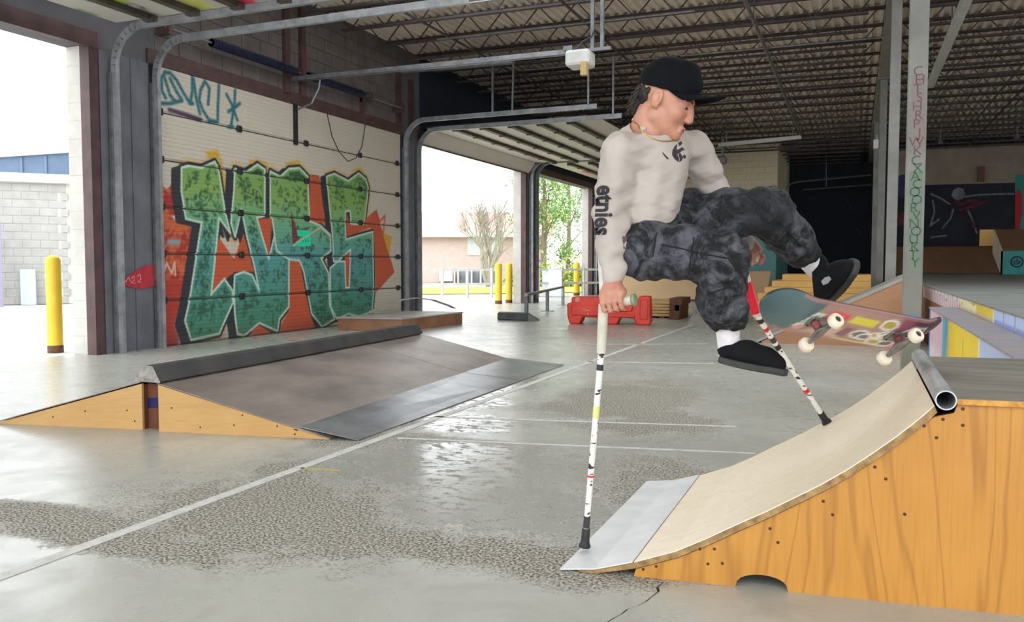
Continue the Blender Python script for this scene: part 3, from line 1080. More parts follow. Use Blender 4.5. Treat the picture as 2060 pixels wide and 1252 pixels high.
YS = 14.05
a, b = gy(806, 142, YS), gy(1033, 123, YS)
t = thing('strut_channel', (a.x, YS, a.z), 'pale grey strut channel hung level above the middle doorway track', 'strut channel')
MB().bar(a, b, 0.12, 0.09).build('channel', M_TRACK, t)
MB().bar((b.x, YS, b.z - 0.02), (b.x - 0.02, YS, ZH + 0.02), 0.03, 0.03).build('drop_rod', M_STEEL_GREY, t)
for f in (0.15, 0.9):
    MB().bar((a.x + (b.x - a.x) * f, YS, a.z), (a.x + (b.x - a.x) * f, YS, ZD - 0.4), 0.035, 0.035).build('hanger', M_STEEL_GREY, t)

# hanging pipes and the lamps far down the hall
t = thing('sprinkler_pipe', (-1.45, 9, 4.6), 'long thin sprinkler pipe running down the hall under the joists', 'pipe')
MB().tube([(-1.45, 7.6, 4.6), (-1.45, 24.9, 4.6)], 0.03, 8).build('pipe_run', M_STEEL_GREY, t, smooth=True)
for yy in (9, 13, 17, 21, 24.5):
    MB().tube([(-1.45, yy, 4.6), (-1.45, yy, ZD - 0.03)], 0.008, 6).build('hanger_rod', M_STEEL_GREY, t)
t = thing('pipe_duct', (1.32, 12, 4.6), 'pale square duct slanting past the nearest column under the roof', 'duct')
MB().box(1.26, 1.38, 5, 19, 4.55, 4.67).build('duct_run', M_WHITE, t)
for yy in (7, 11, 15, 18.5):
    MB().box(1.31, 1.33, yy - 0.01, yy + 0.01, 4.67, ZD - 0.03).build('hanger', M_STEEL_GREY, t)
YL = 25.2
a, b = gy(1445, 292, YL), gy(1612, 276, YL)
t = thing('strip_lamp', (a.x, YL, a.z), 'long pale strip lamp hung before the far mural wall', 'lamp')
MB().bar(a, b, 0.12, 0.1).build('housing', M_WHITE, t)
for f in (0.1, 0.9):
    MB().bar(a + (b - a) * f, V((a.x + (b.x - a.x) * f, YL, ZD - 0.005)), 0.02, 0.02).build('hanger', M_STEEL_GREY, t)
# operator in front of the mural wall
YP = 26.0
a = gy(1455, 250, YP)
b = gy(1450, 322, YP)
t = thing('door_operator', (a.x, YP, b.z), 'small grey operator on a hanging post near the far mural wall', 'door operator')
MB().bar((a.x, YP, ZD - 0.005), (a.x, YP, b.z), 0.07, 0.07).build('post', M_STEEL_GREY, t)
MB().box(a.x - 0.35, a.x + 0.1, YP - 0.15, YP + 0.15, b.z - 0.12, b.z + 0.1).build('motor_housing', M_STEEL_GREY, t, bevel=0.03)
MB().bar((a.x - 0.1, YP, b.z), (a.x - 0.1, YP, b.z - 0.9), 0.03, 0.03).build('pull_rod', M_STEEL_GREY, t)
c = gy(1600, 300, YP)
MB().bar((a.x - 0.7, YP, c.z), (c.x, YP, c.z), 0.05, 0.05).build('crossbar', M_DARK_STEEL, t)
# track of a closed door in the dark bay
YT = 32.5
t = thing('door_track', (gy(1577, 500, YT).x, YT, 0), 'curved steel track in the dark bay behind the columns', 'door track', 'overhead door tracks')
a, c, d = gy(1577, 470, YT), gy(1590, 365, YT), gy(1752, 352, YT)
pts = [(a.x, YT, 0), (a.x, YT, c.z - 0.45)] + [(a.x + 0.42 - 0.42 * math.cos(w), YT, c.z - 0.45 + 0.42 * math.sin(w)) for w in (0.3, 0.7, 1.1, 1.57)] + [(d.x, YT, d.z)]
MB().tube(pts, 0.035, 6).build('rail', M_STEEL_GREY, t)
MB().tube([gy(x, y, YT + 0.4) for x, y in ((1615, 382), (1752, 372))], 0.03, 6).build('rail', M_STEEL_GREY, t)
MB().tube([gy(x, y, YT + 0.4) for x, y in ((1662, 290), (1662, 375))], 0.02, 6).build('hanger', M_STEEL_GREY, t)
# ================================================================== RAMPS AND OBSTACLES
def ply_material(name, c1, c2, c3, axis='x', cathedral=True, rough=0.5):
    m, n = new_mat(name)
    p = n.pos
    st = {'x': (1, 1, 0.16), 'z': (0.16, 0.5, 1), 'y': (1, 0.16, 1)}[axis]
    v = n.scaled(p, *st)
    w = n.noise(1.9, 3, 0.55, v, 1.1)
    bands = n.math('FRACT', n.math('MULTIPLY', w, 13.0))
    line = n.ramp(n.math('ABSOLUTE', n.math('SUBTRACT', bands, 0.5)), 0.32, 0.5)
    c = n.mix(n.ramp(n.noise(1.6, 3), 0.3, 0.7), c1, c2)
    c = n.mix(n.math('MULTIPLY', line, 0.46 if cathedral else 0.15), c, c3)
    fine = n.noise(60, 3, 0.6, n.scaled(p, *[s * (0.35 if s < 0.5 else 1.5) for s in st]))
    c = n.mix(n.ramp(fine, 0.45, 0.8, 0, 0.3), c, c3)
    n.col(c)
    n.rough(rough)
    n.bump(fine, 0.06, 0.004)
    return m


M_PLY = ply_material('varnished_plywood', srgb(196, 140, 62), srgb(182, 124, 48), srgb(134, 82, 28), 'x', rough=0.35)
M_BIRCH = ply_material('birch_sheet', srgb(244, 230, 206), srgb(236, 220, 194), srgb(208, 184, 150), 'z', False, rough=0.42)
M_PLYEDGE = mat('plywood_edge', srgb(168, 136, 88), srgb(124, 94, 54), 30, 0.7)
M_KICKPLY = ply_material('raw_plywood', srgb(206, 166, 108), srgb(192, 150, 90), srgb(164, 118, 66), 'z', False, rough=0.5)
M_SKATE = mat('worn_ramp_sheet', srgb(150, 138, 128), srgb(116, 106, 100), 3.5, 0.36, bump=0.08, stretch=(1, 0.5, 1))
M_DECKTOP = mat('scuffed_deck_top', srgb(136, 128, 112), srgb(96, 92, 84), 5, 0.55, stretch=(0.5, 3, 1))
M_PLATE = mat('bare_steel_plate', srgb(176, 178, 180), srgb(140, 143, 147), 4, 0.3, 0.75)
M_PLATE2 = mat('brushed_steel_plate', srgb(238, 239, 239), srgb(224, 226, 227), 6, 0.4, 0.3)
M_COPING = mat('steel_coping', srgb(200, 202, 204), srgb(160, 163, 166), 14, 0.38, 0.5, stretch=(1, 0.4, 1))
M_SCREW = mat('screw_head', srgb(70, 46, 24), rough=0.5, metal=0.3)
M_DARKWOOD = mat('dark_brown_wood', srgb(112, 66, 42), srgb(88, 50, 34), 5, 0.7)

# ---- quarter pipe
O = gz(1130, 1145)
O.z = 0
QU = (gz(2060, 1240) - O)
QU.z = 0
QU.normalize()
QW = gz(1300, 970, 0.005) - O
QW.z = 0
QL = QW.length
QN = QW / QL
ZUP = V((0, 0, 1))


def qp(s, w, z):
    return O + QU * s + QN * w + ZUP * z


CURVE = [(0.0, 0.003), (0.12, 0.0155), (0.247, 0.052), (0.386, 0.103), (0.48, 0.152), (0.575, 0.207), (0.667, 0.258), (0.757, 0.312), (0.832, 0.358), (0.903, 0.407), (0.975, 0.463), (1.043, 0.520), (1.09, 0.563), (1.127, 0.600), (1.148, 0.622)]
QEND = 2.1
QH = 0.645
qpipe = thing('quarter_pipe', qp(0.6, QL / 2, 0), 'wooden quarter pipe with steel coping and golden plywood side in the foreground', 'ramp')


def curve_sheet(s0, s1, w0, w1, thick, m, name, par, lift=0.0):
    pts = [c for c in CURVE if s0 - 1e-6 <= c[0] <= s1 + 1e-6]
    def itp(s):
        return np.interp(s, [c[0] for c in CURVE], [c[1] for c in CURVE])
    pts = [(s0, itp(s0))] + [c for c in pts if s0 < c[0] < s1] + [(s1, itp(s1))]
    vs, fs = [], []
    for s, z in pts:
        ds = 0.01
        sl = math.atan2(itp(s + ds) - itp(s - ds), 2 * ds)
        nx, nz = -math.sin(sl), math.cos(sl)
        for w in (w0, w1):
            vs.append(qp(s + nx * lift, w, z + nz * lift))
            vs.append(qp(s + nx * (lift - thick), w, max(0.0005, z + nz * (lift - thick))))
    n = len(pts)
    for i in range(n - 1):
        a, b = i * 4, i * 4 + 4
        fs += [(a, b, b + 2, a + 2), (a + 1, a + 3, b + 3, b + 1), (a, a + 1, b + 1, b), (a + 2, b + 2, b + 3, a + 3)]
    fs += [(0, 2, 3, 1), (4 * n - 4, 4 * n - 3, 4 * n - 1, 4 * n - 2)]
    return mesh_obj(name, vs, fs, m, par)


curve_sheet(0.250, 1.15, -0.010, QL + 0.008, 0.003, M_BIRCH, 'riding_surface', qpipe, 0.0)
curve_sheet(0.06, 1.15, -0.0095, QL + 0.006, 0.02, M_PLYEDGE, 'under_sheet', qpipe, -0.0032)
curve_sheet(0.0, 0.247, -0.016, QL + 0.012, 0.004, M_PLATE2, 'metal_threshold', qpipe, 0.0035)
# side panel with the mouse hole
side = [(0.247, 0.0)]
side += [(0.578, 0.0)]
for k in range(0, 11):
    an = math.pi * (1 - k / 10)
    side.append((0.659 + 0.081 * math.cos(an), 0.001 + 0.046 * math.sin(an) ** 0.8))
side += [(0.742, 0.0), (QEND, 0.0), (QEND, QH - 0.016), (1.215, QH - 0.016), (1.205, 0.60), (1.15, 0.585)]
side += [(s + 0.008, z - 0.026) for s, z in reversed(CURVE[2:-1])]
solid = [c for c in side if not (0.575 < c[0] < 0.745 and c[1] < 0.06)]
MB().prism([qp(QEND - 0.018, 0.02, 0), qp(QEND, 0.02, 0), qp(QEND, 0.02, QH - 0.017), qp(QEND - 0.018, 0.02, QH - 0.017)], QN * (QL - 0.04)).build('added_back_panel', M_PLY, qpipe)  # unseen panel added to keep light out of the mouse hole
for w, nm, poly_ in ((0.0, 'side_panel', side), (QL - 0.018, 'side_panel', solid)):
    MB().prism([qp(s, w, z) for s, z in poly_], QN * 0.018).build(nm, M_PLY, qpipe)
MB().prism([qp(1.212, -0.012, QH - 0.016), qp(QEND, -0.012, QH - 0.016), qp(QEND, -0.012, QH), qp(1.212, -0.012, QH)], QN * (QL + 0.024)).build('deck', M_DECKTOP, qpipe)
MB().prism([qp(1.212, -0.0135, QH - 0.017), qp(QEND, -0.0135, QH - 0.017), qp(QEND, -0.0135, QH - 0.001), qp(1.212, -0.0135, QH - 0.001)], QN * 0.0015).build('deck_edge', mat('plywood_edge_gold', srgb(214, 152, 64), srgb(176, 118, 44), 40, 0.6), qpipe)
for s in (0.45, 0.9, 1.3, 1.7):
    z = float(np.interp(s, [c[0] for c in CURVE], [c[1] for c in CURVE])) - 0.04 if s < 1.2 else QH - 0.03
    MB().prism([qp(s, 0.02, z - 0.088), qp(s + 0.038, 0.02, z - 0.088), qp(s + 0.038, 0.02, z), qp(s, 0.02, z)], QN * (QL - 0.04)).build('joist', M_PLYEDGE, qpipe)
# coping: an open steel tube
cp_r = 0.0295
cs, cz = 1.178, 0.645


def tube_hollow(name, a, b, r, wall, m, par, n=24):
    a, b = V(a), V(b)
    t = (b - a).normalized()
    u = (ZUP - t * t.z).normalized()
    w = t.cross(u)
    vs, fs = [], []
    for p, rr in ((a, r - wall), (a, r), (b, r), (b, r - wall)):
        for j in range(n):
            an = 2 * math.pi * j / n
            vs.append(p + (u * math.cos(an) + w * math.sin(an)) * rr)
    for i in range(4):
        for j in range(n):
            j2 = (j + 1) % n
            fs.append((i * n + j, i * n + j2, ((i + 1) % 4) * n + j2, ((i + 1) % 4) * n + j))
    o = mesh_obj(name, vs, fs, m, par, smooth=True)
    o.data.set_sharp_from_angle(angle=math.radians(40))
    return o


tube_hollow('coping', qp(cs, -0.05, cz), qp(cs, QL + 0.02, cz), cp_r, 0.004, M_COPING, qpipe)
MB().tube([qp(cs, 0.25, cz), qp(cs, 0.26, cz)], cp_r - 0.005, 16).build('coping_plug', M_BLACK, qpipe)
sc0 = None
for x, y in ((1408, 1105), (1424, 1135), (1437, 1105), (1453, 1134), (1549, 1064), (1565, 1092), (1656, 1009), (1675, 1036), (1760, 940), (1782, 964), (1884, 881), (1859, 857), (1937, 856), (1937, 823), (1897, 844), (1294, 1146), (1320, 1140), (1820, 1035)):
    d = ray(x, y)
    P = EYE + d * ((qp(0, -0.0006, 0) - EYE).dot(QN) / d.dot(QN))
    if sc0 is None:
        sc0 = MB().lathe(P, -QN, [(0.0052, -0.001), (0.0052, 0.0006), (0.003, 0.0012)], 8).build('screw', M_SCREW, qpipe)
        sp0 = P
    else:
        c = sc0.copy()
        link(c, qpipe)
        c.location = P - sp0

# ---- double sided kicker with a concrete kerb over the joint
KF, KB = gz(665, 885), gz(1060, 735)
KD = KB - KF                        # along the wall
K1, K2, K0 = gz(320, 868), gz(287, 865), gz(-8, 852)
for p in (KF, KB, K1, K2, K0):
    p.z = 0
KD.z = 0
hk = 0.305


def kicker(name, foot, crest, label):
    t = thing(name, (foot + crest) / 2, label, 'ramp', 'wedges of the double bank')
    d = (crest - foot)
    dn = d.normalized()
    e = KD.normalized()
    for off in (0.0, KD.length - 0.018):
        o = e * off
        MB().prism([foot + o + ZUP * 0.0, crest + o, crest + o + ZUP * (hk - 0.012), foot + o + dn * 0.02 + ZUP * 0.006], e * 0.018).build('side_panel', M_KICKPLY, t)
    MB().prism([crest + e * 0.02 - dn * 0.018, crest + e * (KD.length - 0.02) - dn * 0.018, crest + e * (KD.length - 0.02), crest + e * 0.02], ZUP * (hk - 0.02)).build('back_board', M_DARKWOOD, t)
    n = 2
    cut = [0, 0.685, 1.0]
    for k in range(n):
        a, b = e * (KD.length * cut[k] + (0.010 if k else -0.012)), e * (KD.length * cut[k + 1] + (0.012 if k else 0))
        nz = ZUP * 0.006
        P = [foot + a + ZUP * 0.006, crest + a + ZUP * (hk - 0.004), crest + b + ZUP * (hk - 0.004), foot + b + ZUP * 0.006]
        MB().prism(P, nz).build('ramp_sheet', M_SKATE, t)
    return t


kr = kicker('kicker_ramp', KF, K1, 'grey topped wooden wedge with a steel toe plate facing the hall')
kl = kicker('kicker_ramp', K0, K2, 'grey topped wooden wedge facing the open left doorway')
# steel toe plates
e = KD.normalized()
dn = (K1 - KF).normalized()
ta, tb = gz(720, 888), gz(1135, 735)
for a, b in ((0.0, 0.683), (0.687, 1.0)):
    f0, f1 = KF + (KB - KF) * a, KF + (KB - KF) * b
    g0, g1 = ta + (tb - ta) * a, ta + (tb - ta) * b
    up0, up1 = f0 + dn * 0.2, f1 + dn * 0.2
    zs = hk * 0.2 / (K1 - KF).length + 0.014
    mb = MB()
    q0 = g0.copy()
    vs = [V((g0.x, g0.y, 0.003)), V((g1.x, g1.y, 0.003)), V((up1.x, up1.y, zs)), V((up0.x, up0.y, zs))]
    mb.prism(vs, (0, 0, 0.004))
    mb.build('toe_plate', M_PLATE, kr)
MB().prism([KF + e * (-0.012) + dn * 0.21 + ZUP * 0.047, KF + e * KD.length + dn * 0.21 + ZUP * 0.047, KF + e * KD.length + dn * 0.232 + ZUP * 0.053, KF + e * (-0.012) + dn * 0.232 + ZUP * 0.053], (0, 0, 0.0015)).build('joint_gap', M_BLACK, kr)
for f, zf in ((0.2, 0.2), (0.55, 0.3), (0.75, 0.12), (0.3, 0.62), (0.92, 0.5), (0.5, 0.75)):
    P = KF + (K1 - KF) * f + ZUP * (hk * f * zf + 0.01) - e * 0.001
    MB().lathe(P, -e, [(0.006, 0), (0.004, 0.001)], 8).build('screw', M_SCREW, kr)
for f, zf in ((0.9, 0.4), (0.62, 0.5), (0.95, 0.15), (0.4, 0.4)):
    P = K0 + (K2 - K0) * f + ZUP * (hk * f * zf + 0.01) - e * 0.001
    MB().lathe(P, -e, [(0.006, 0), (0.004, 0.001)], 8).build('screw', M_SCREW, kl)
# filler boards and a blue strap in the joint
mid0, mid1 = K2 + e * 0.05, K1 + e * 0.05
t = thing('joint_board', (K1 + K2) / 2, 'dark brown board with a navy strap between the two wedges', 'board')
MB().prism([mid0 + (K1 - K2) * 0.02, mid0 + (K1 - K2) * 0.98, mid0 + (K1 - K2) * 0.98 + ZUP * 0.29, mid0 + (K1 - K2) * 0.02 + ZUP * 0.29], e * 0.02).build('board', M_DARKWOOD, t)
MB().prism([mid0 - e * 0.003 + (K1 - K2) * 0.02 + ZUP * 0.13, mid0 - e * 0.003 + (K1 - K2) * 0.98 + ZUP * 0.14, mid0 - e * 0.003 + (K1 - K2) * 0.98 + ZUP * 0.205, mid0 - e * 0.003 + (K1 - K2) * 0.02 + ZUP * 0.195], e * 0.003).build('strap', mat('navy_tape', srgb(22, 28, 84), rough=0.5), t)
# kerb
M_KERB = mat('kerb_shade_grey', srgb(66, 64, 63), srgb(48, 47, 48), 5, 0.6, bump=0.15)  # shade on the kerb's hall side is put into this dark grey
M_KERBEND = mat('chipped_kerb_end', srgb(170, 164, 158), srgb(120, 116, 112), 18, 0.9, bump=0.4)
mm = (K1 + K2) / 2
kx = (K1 - K2).normalized()
prof = [(-0.105, hk + 0.004), (0.105, hk + 0.004), (0.09, hk + 0.03), (0.045, hk + 0.105), (-0.02, hk + 0.108), (-0.09, hk + 0.035)]
t = thing('concrete_kerb', mm + ZUP * hk, 'long dark concrete kerb laid along the crest of the double bank', 'kerb')
ks = [mm - e * 0.02 + kx * a + ZUP * z for a, z in prof]
MB().prism(ks, e * (KD.length + 0.02)).build('kerb_body', M_KERB, t, bevel=0.008)
MB().prism([p - e * 0.002 for p in ks], e * 0.002).build('kerb_end', M_KERBEND, t)

# ---- manual pad by the graffiti door with a bent plywood strip on it
M_PADSIDE = mat('brown_pad_side', srgb(158, 112, 82), srgb(126, 88, 66), 4, 0.6)
M_PADTOP = mat('pale_pad_top', srgb(186, 182, 174), srgb(160, 156, 148), 3, 0.5)
a, b, c = gz(680, 665), gz(808, 668), gz(930, 652)
d = a + (c - b)
t = thing('manual_pad', (a + c) / 2, 'low brown manual pad standing before the graffiti door', 'platform')
MB().prism([p + ZUP * 0.0 for p in (a, b, c, d)], ZUP * 0.19).build('frame', M_PADSIDE, t)
o_ = (a + b + c + d) / 4
MB().prism([p + (p - o_).normalized() * 0.02 + ZUP * 0.19 for p in (a, b, c, d)], ZUP * 0.02).build('top_board', M_PADTOP, t)
pts = [V((a.x - 0.0, a.y + 0.9, 0.219)) + V((x, y, z)) for x, y, z in ((0.0, 0.0, 0.0), (0.1, 0.35, 0.12), (0.2, 0.75, 0.2), (0.3, 1.1, 0.22), (0.42, 1.5, 0.17), (0.55, 1.9, 0.05), (0.6, 2.0, 0.0))]
t = thing('bent_strip', pts[0], 'bowed pale plywood strip arching over the low brown pad', 'strip')
mb = MB()
for p, q in zip(pts, pts[1:]):
    mb.bar(p, q, 0.12, 0.012, up=(0, 0, 1))
mb.build('strip', M_PADTOP, t)

# ---- kerb block, flat rail, barrier, pallets in the middle distance
a, b = gz(1000, 644), gz(1062, 646)
t = thing('parking_block', a, 'short dark parking block on the bright floor by the doorway', 'kerb')
ux = (b - a).normalized()
MB().prism([a, a + ux * 0.62, a + ux * 0.62 + V((0, 0.02, 0.14)), a + V((0, 0.02, 0.14))], V((-0.1, 0.3, 0))).build('block', mat('dark_green_grey', srgb(82, 90, 88), srgb(66, 72, 72), 6, 0.6), t, bevel=0.02)
MB().prism([a + ux * 0.62, a + ux * 0.82 + V((0, 0.1, 0)), a + ux * 0.62 + V((0, 0.02, 0.13))], V((-0.1, 0.3, 0))).build('sloped_end', mat('dark_green_grey_end', srgb(98, 104, 100), rough=0.6), t)
r1, r2 = gz(1058, 643), gz(1133, 614)
t = thing('flat_rail', r1, 'low grey flat rail for grinding on three posts', 'rail')
zr = 0.46
MB().bar(r1 + ZUP * zr, r2 + ZUP * zr, 0.06, 0.05).build('rail_bar', M_STEEL_GREY, t)
for f in (0.01, 0.5, 0.99):
    p = r1 + (r2 - r1) * f
    MB().bar(p, p + ZUP * zr, 0.06, 0.06).build('post', M_STEEL_GREY, t)
    MB().box(p.x - 0.12, p.x + 0.12, p.y - 0.1, p.y + 0.1, 0, 0.012).build('foot_plate', M_STEEL_GREY, t)

a, b = gz(1140, 652), gz(1308, 655)
a.z = b.z = 0
ux = (b - a).normalized()
Lb = (b - a).length
uy = V((-ux.y, ux.x, 0))
bar = thing('water_barrier', (a + b) / 2, 'faded red plastic water barrier lying on the floor', 'barrier')
M_REDP = mat('red_plastic', srgb(226, 66, 48), srgb(206, 50, 38), 4, 0.45)
h = 0.49


def bp(s, z, o=0.0):
    return a + ux * s * Lb + uy * o + ZUP * z


body = [(0.03, 0.0), (0.155, 0.0), (0.19, 0.12), (0.36, 0.12), (0.385, 0.0), (0.60, 0.0), (0.645, 0.12), (0.80, 0.12), (0.835, 0.0), (0.985, 0.0), (1.0, 0.04), (1.0, 0.2), (0.99, h), (0.86, h), (0.84, 0.36), (0.78, 0.23), (0.60, 0.22), (0.46, 0.30), (0.42, h - 0.02), (0.055, h - 0.02), (0.055, h - 0.12), (0.0, h - 0.13), (0.005, 0.14)]
MB().prism([bp(s, z) for s, z in body], uy * 0.42).build('body', M_REDP, bar, bevel=0.025, seg=2)
for s0, s1, z0, z1 in ((0.06, 0.40, 0.15, 0.33), (0.88, 0.97, 0.1, 0.44), (0.45, 0.82, 0.13, 0.19)):
    MB().prism([bp(s0, z0), bp(s1, z0), bp(s1, z1), bp(s0, z1)], uy * -0.02).build('moulded_panel', M_REDP, bar, bevel=0.015)
MB().lathe(bp(0.13, h - 0.07), -uy, [(0.05, -0.01), (0.05, 0.012), (0.03, 0.02)], 12).build('filler_cap', mat('pale_red_plastic', srgb(232, 130, 110), rough=0.5), bar)
mb = MB().tube([bp(0.20, 0.27, -0.022), bp(0.24, 0.24, -0.022), bp(0.28, 0.245, -0.022)], 0.01, 5)
mb.tube([bp(0.255, 0.2, -0.022), bp(0.262, 0.17, -0.022)], 0.012, 5)
mb.build('white_mark', M_PALE, bar)
MB().prism([bp(0.49, 0.23), bp(0.77, 0.23), bp(0.80, 0.36), bp(0.47, 0.36)], uy * 0.2).build('saddle', M_REDP, bar)

# lumber and pallet behind the barrier
a, b = gz(1312, 641), gz(1344, 643)
M_LUMBER = mat('pale_lumber', srgb(222, 190, 138), srgb(196, 158, 102), 9, 0.7, stretch=(1, 0.3, 4))
for k in range(5):
    z = 0.03 + k * 0.06
    j = -(k * 37 % 5) * 0.02 - 0.05
    o = MB().box(a.x - 0.3 + j, b.x + j * 0.4, a.y + 0.2, a.y + 1.4, z, z + 0.052).build('timber_plank', M_LUMBER, base=(a.x, a.y + 0.8, z), bevel=0.006)
    tag(o, 'pale timber plank, %s in the low stack right of the red barrier' % ['lowest', 'second from the bottom', 'middle one', 'second from the top', 'topmost'][k], 'plank', 'planks stacked beside the red barrier')
o = MB().box(a.x - 0.2, a.x - 0.1, a.y + 0.2, a.y + 1.4, 0, 0.03).box(b.x - 0.25, b.x - 0.15, a.y + 0.2, a.y + 1.4, 0, 0.03).build('timber_bearer', M_DARKWOOD, base=(a.x, a.y + 0.8, 0))
tag(o, 'dark timber bearers under the low stack of pale planks', 'bearer')
a, b = gz(1346, 643), gz(1376, 642)
t = thing('wooden_pallet', (a + b) / 2, 'brown wooden pallet crate between the planks and the grey slab', 'pallet')
wx = b.x - a.x
for z0, z1 in ((0.0, 0.17), (0.27, 0.4)):
    MB().box(a.x, b.x - (0.04 if z0 == 0 else 0), a.y, a.y + 0.9, z0 + 0.001, z1).build('deck_board', M_DARKWOOD, t, bevel=0.006)
for x in (a.x, a.x + wx * 0.42, b.x - 0.12):
    MB().box(x, x + 0.09, a.y, a.y + 0.88, 0.17, 0.27).build('block', M_DARKWOOD, t)
# low grey bank right of the pallet
M_GREYBANK = mat('grey_bank_sheet', srgb(168, 164, 154), srgb(146, 142, 134), 4, 0.55)
a, b = gz(1382, 652), gz(1478, 652)
t = thing('grey_bank', (a + b) / 2, 'low grey bank with a thin red edge behind the raised knee', 'ramp')
MB().prism([V((a.x, a.y, 0)), V((b.x + 0.1, a.y, 0)), V((b.x + 0.1, a.y + 1.6, 0.42)), V((a.x, a.y + 1.6, 0.42))], (0, 0.4, 0)).build('slope', M_GREYBANK, t)
MB().box(a.x, b.x + 0.1, a.y + 1.58, a.y + 2.0, 0.42, 0.44).build('edge_angle', mat('dull_red_angle', srgb(150, 70, 56), srgb(120, 60, 50), 6, 0.5), t)
# long pale bank at the back
a, b = gz(1236, 604), gz(1500, 606)
h_ = gy(1240, 545, a.y + 1.4).z
t = thing('plywood_bank', (a + b) / 2, 'long pale plywood bank at the back, behind the red barrier', 'ramp')
M_TANPLY = ply_material('tan_plywood', srgb(222, 190, 150), srgb(212, 178, 136), srgb(190, 150, 108), 'x', False, rough=0.55)
MB().prism([V((a.x - 0.3, a.y, 0.0)), V((b.x + 0.6, a.y, 0.0)), V((b.x + 0.6, a.y + 1.4, h_)), V((a.x - 0.3, a.y + 1.4, h_))], (0, 0.6, 0)).build('slope', M_TANPLY, t)
MB().box(a.x - 0.3, b.x + 0.6, a.y - 0.03, a.y, 0, 0.06).build('toe_board', M_KERB, t)

# stepped stack of yellow plywood boxes
M_YPLY = ply_material('yellow_plywood', srgb(236, 196, 118), srgb(226, 180, 96), srgb(196, 146, 70), 'z', False, rough=0.55)
ys = 16.2
steps = [(1516, 628), (1519, 604), (1524, 589), (1538, 578), (1553, 565), (1574, 552)]
xr = gy(1752, 560, ys + 1.2).x
zprev = 0.0
t = thing('wooden_steps', (gy(1520, 640, ys).x, ys, 0), 'stepped stack of yellow plywood platforms beyond the skateboard', 'steps')
for k, (px, py) in enumerate(steps):
    yy = ys + k * 0.22
    p = gy(px, py, yy)
    MB().box(p.x, xr, yy, ys + 2.4, zprev, p.z).build('platform_layer', M_YPLY, t, bevel=0.004)
    zprev = p.z
# wooden bank up to the long platform
XT = 1.0
M_BROWNPLY = ply_material('brown_plywood', srgb(178, 132, 96), srgb(164, 118, 84), srgb(140, 96, 66), 'z', False, rough=0.6)
yb = 11.55
tip = gy(1532, 686, yb)
top = gy(1832, 559, yb)
t = thing('wooden_bank', (tip.x, yb, 0), 'brown sided wooden bank rising to the painted platform', 'ramp')
MB().prism([V((tip.x, yb, 0)), V((top.x, yb, 0)), V((top.x, yb, top.z)), V((tip.x, yb, 0.02))], (0, 0.02, 0)).build('side_panel', M_BROWNPLY, t)
MB().prism([V((tip.x - 0.06, yb - 0.01, 0.004)), V((top.x, yb - 0.01, top.z + 0.002)), V((top.x, yb - 0.01, top.z + 0.05)), V((tip.x - 0.06, yb - 0.01, 0.03))], (0, 1.22, 0)).build('slope_sheet', M_GREYBANK, t)
MB().box(top.x - 0.02, top.x, yb + 0.02, yb + 1.2, 0, top.z).build('back_board', M_BROWNPLY, t)

# ---- painted two tier platform on the right
X1, X2, ZL, ZP = 0.655, 0.885, 0.645, 0.75
Y0L, Y1L = 4.2, 8.75
M_LEDGE = attr_mat('ledge_paint', 0.5, 0.08, 30)


def ledge_pts(pts, X):
    return [(p.y, p.z) for p in (gx(1850 + a / 7.367, 560 + b / 7.367, X) for a, b in pts)]


def lower_col(u, v, P):
    y, z = P[:, 1], P[:, 2]
    pa = Paint(y, z, srgb(196, 206, 232))
    bl = ledge_pts([(345, 575), (430, 620), (430, 1250), (345, 1250)], X1)
    ya, ybnd = max(b[0] for b in bl), min(b[0] for b in bl)
    pa.lay(y > ybnd, srgb(226, 166, 186))
    s = np.abs(((y / 0.17) % 1.0) - 0.5)
    pa.lay((y > ya - 0.1) * np.clip((s - 0.2) * 12, 0, 1), srgb(238, 218, 226))
    pa.lay((y > ya - 0.1) * np.clip((s - 0.43) * 20, 0, 1), srgb(150, 96, 112))
    pa.lay((y > ya) * np.clip((0.36 - z) * 12, 0, 1) * (((y / 0.17) % 1.0) > 0.45), srgb(244, 240, 240))
    pa.fill([(ya, 0), (ya, 0.7), (ybnd + 0.12, 0.7), (ybnd + 0.12, 0)], srgb(86, 184, 206))
    yy = ledge_pts([(430, 620), (870, 860), (870, 1250), (430, 1250)], X1)
    y2 = min(b[0] for b in yy)
    pa.fill([(ybnd + 0.05, 0), (ybnd + 0.05, 0.7), (y2, 0.7), (y2, 0)], srgb(250, 216, 34))
    pa.fill([(ybnd + 0.3, 0.0), (ybnd + 0.25, 0.46), (ybnd - 0.1, 0.3), (ybnd - 0.4, 0.1), (ybnd - 0.4, 0.0)], srgb(176, 206, 150), soft=0.08)
    pa.line([(y2 + 0.75, 0.55), (y2 + 0.72, 0.3), (y2 + 0.8, 0.22)], 0.03, srgb(196, 160, 30))
    pa.line([(y2 + 0.65, 0.4), (y2 + 0.7, 0.26), (y2 + 0.5, 0.2)], 0.03, srgb(150, 110, 40))
    pa.line([(y2, 0), (y2, 0.7)], 0.07, srgb(246, 236, 190))
    for k in range(12):
        yk = y2 - 0.12 - k * 0.34
        pa.fill([(yk, 0), (yk, 0.5), (yk - 0.05, 0.6), (yk - 0.13, 0.62), (yk - 0.21, 0.6), (yk - 0.26, 0.5), (yk - 0.26, 0)], srgb(184, 204, 244))
        pa.line([(yk - 0.28, 0), (yk - 0.28, 0.5)], 0.04, srgb(244, 246, 252))
    pa.fill([(Y1L, 0), (Y1L, 0.7), (Y1L - 0.12, 0.7), (Y1L - 0.12, 0)], srgb(30, 160, 222))
    return pa.c


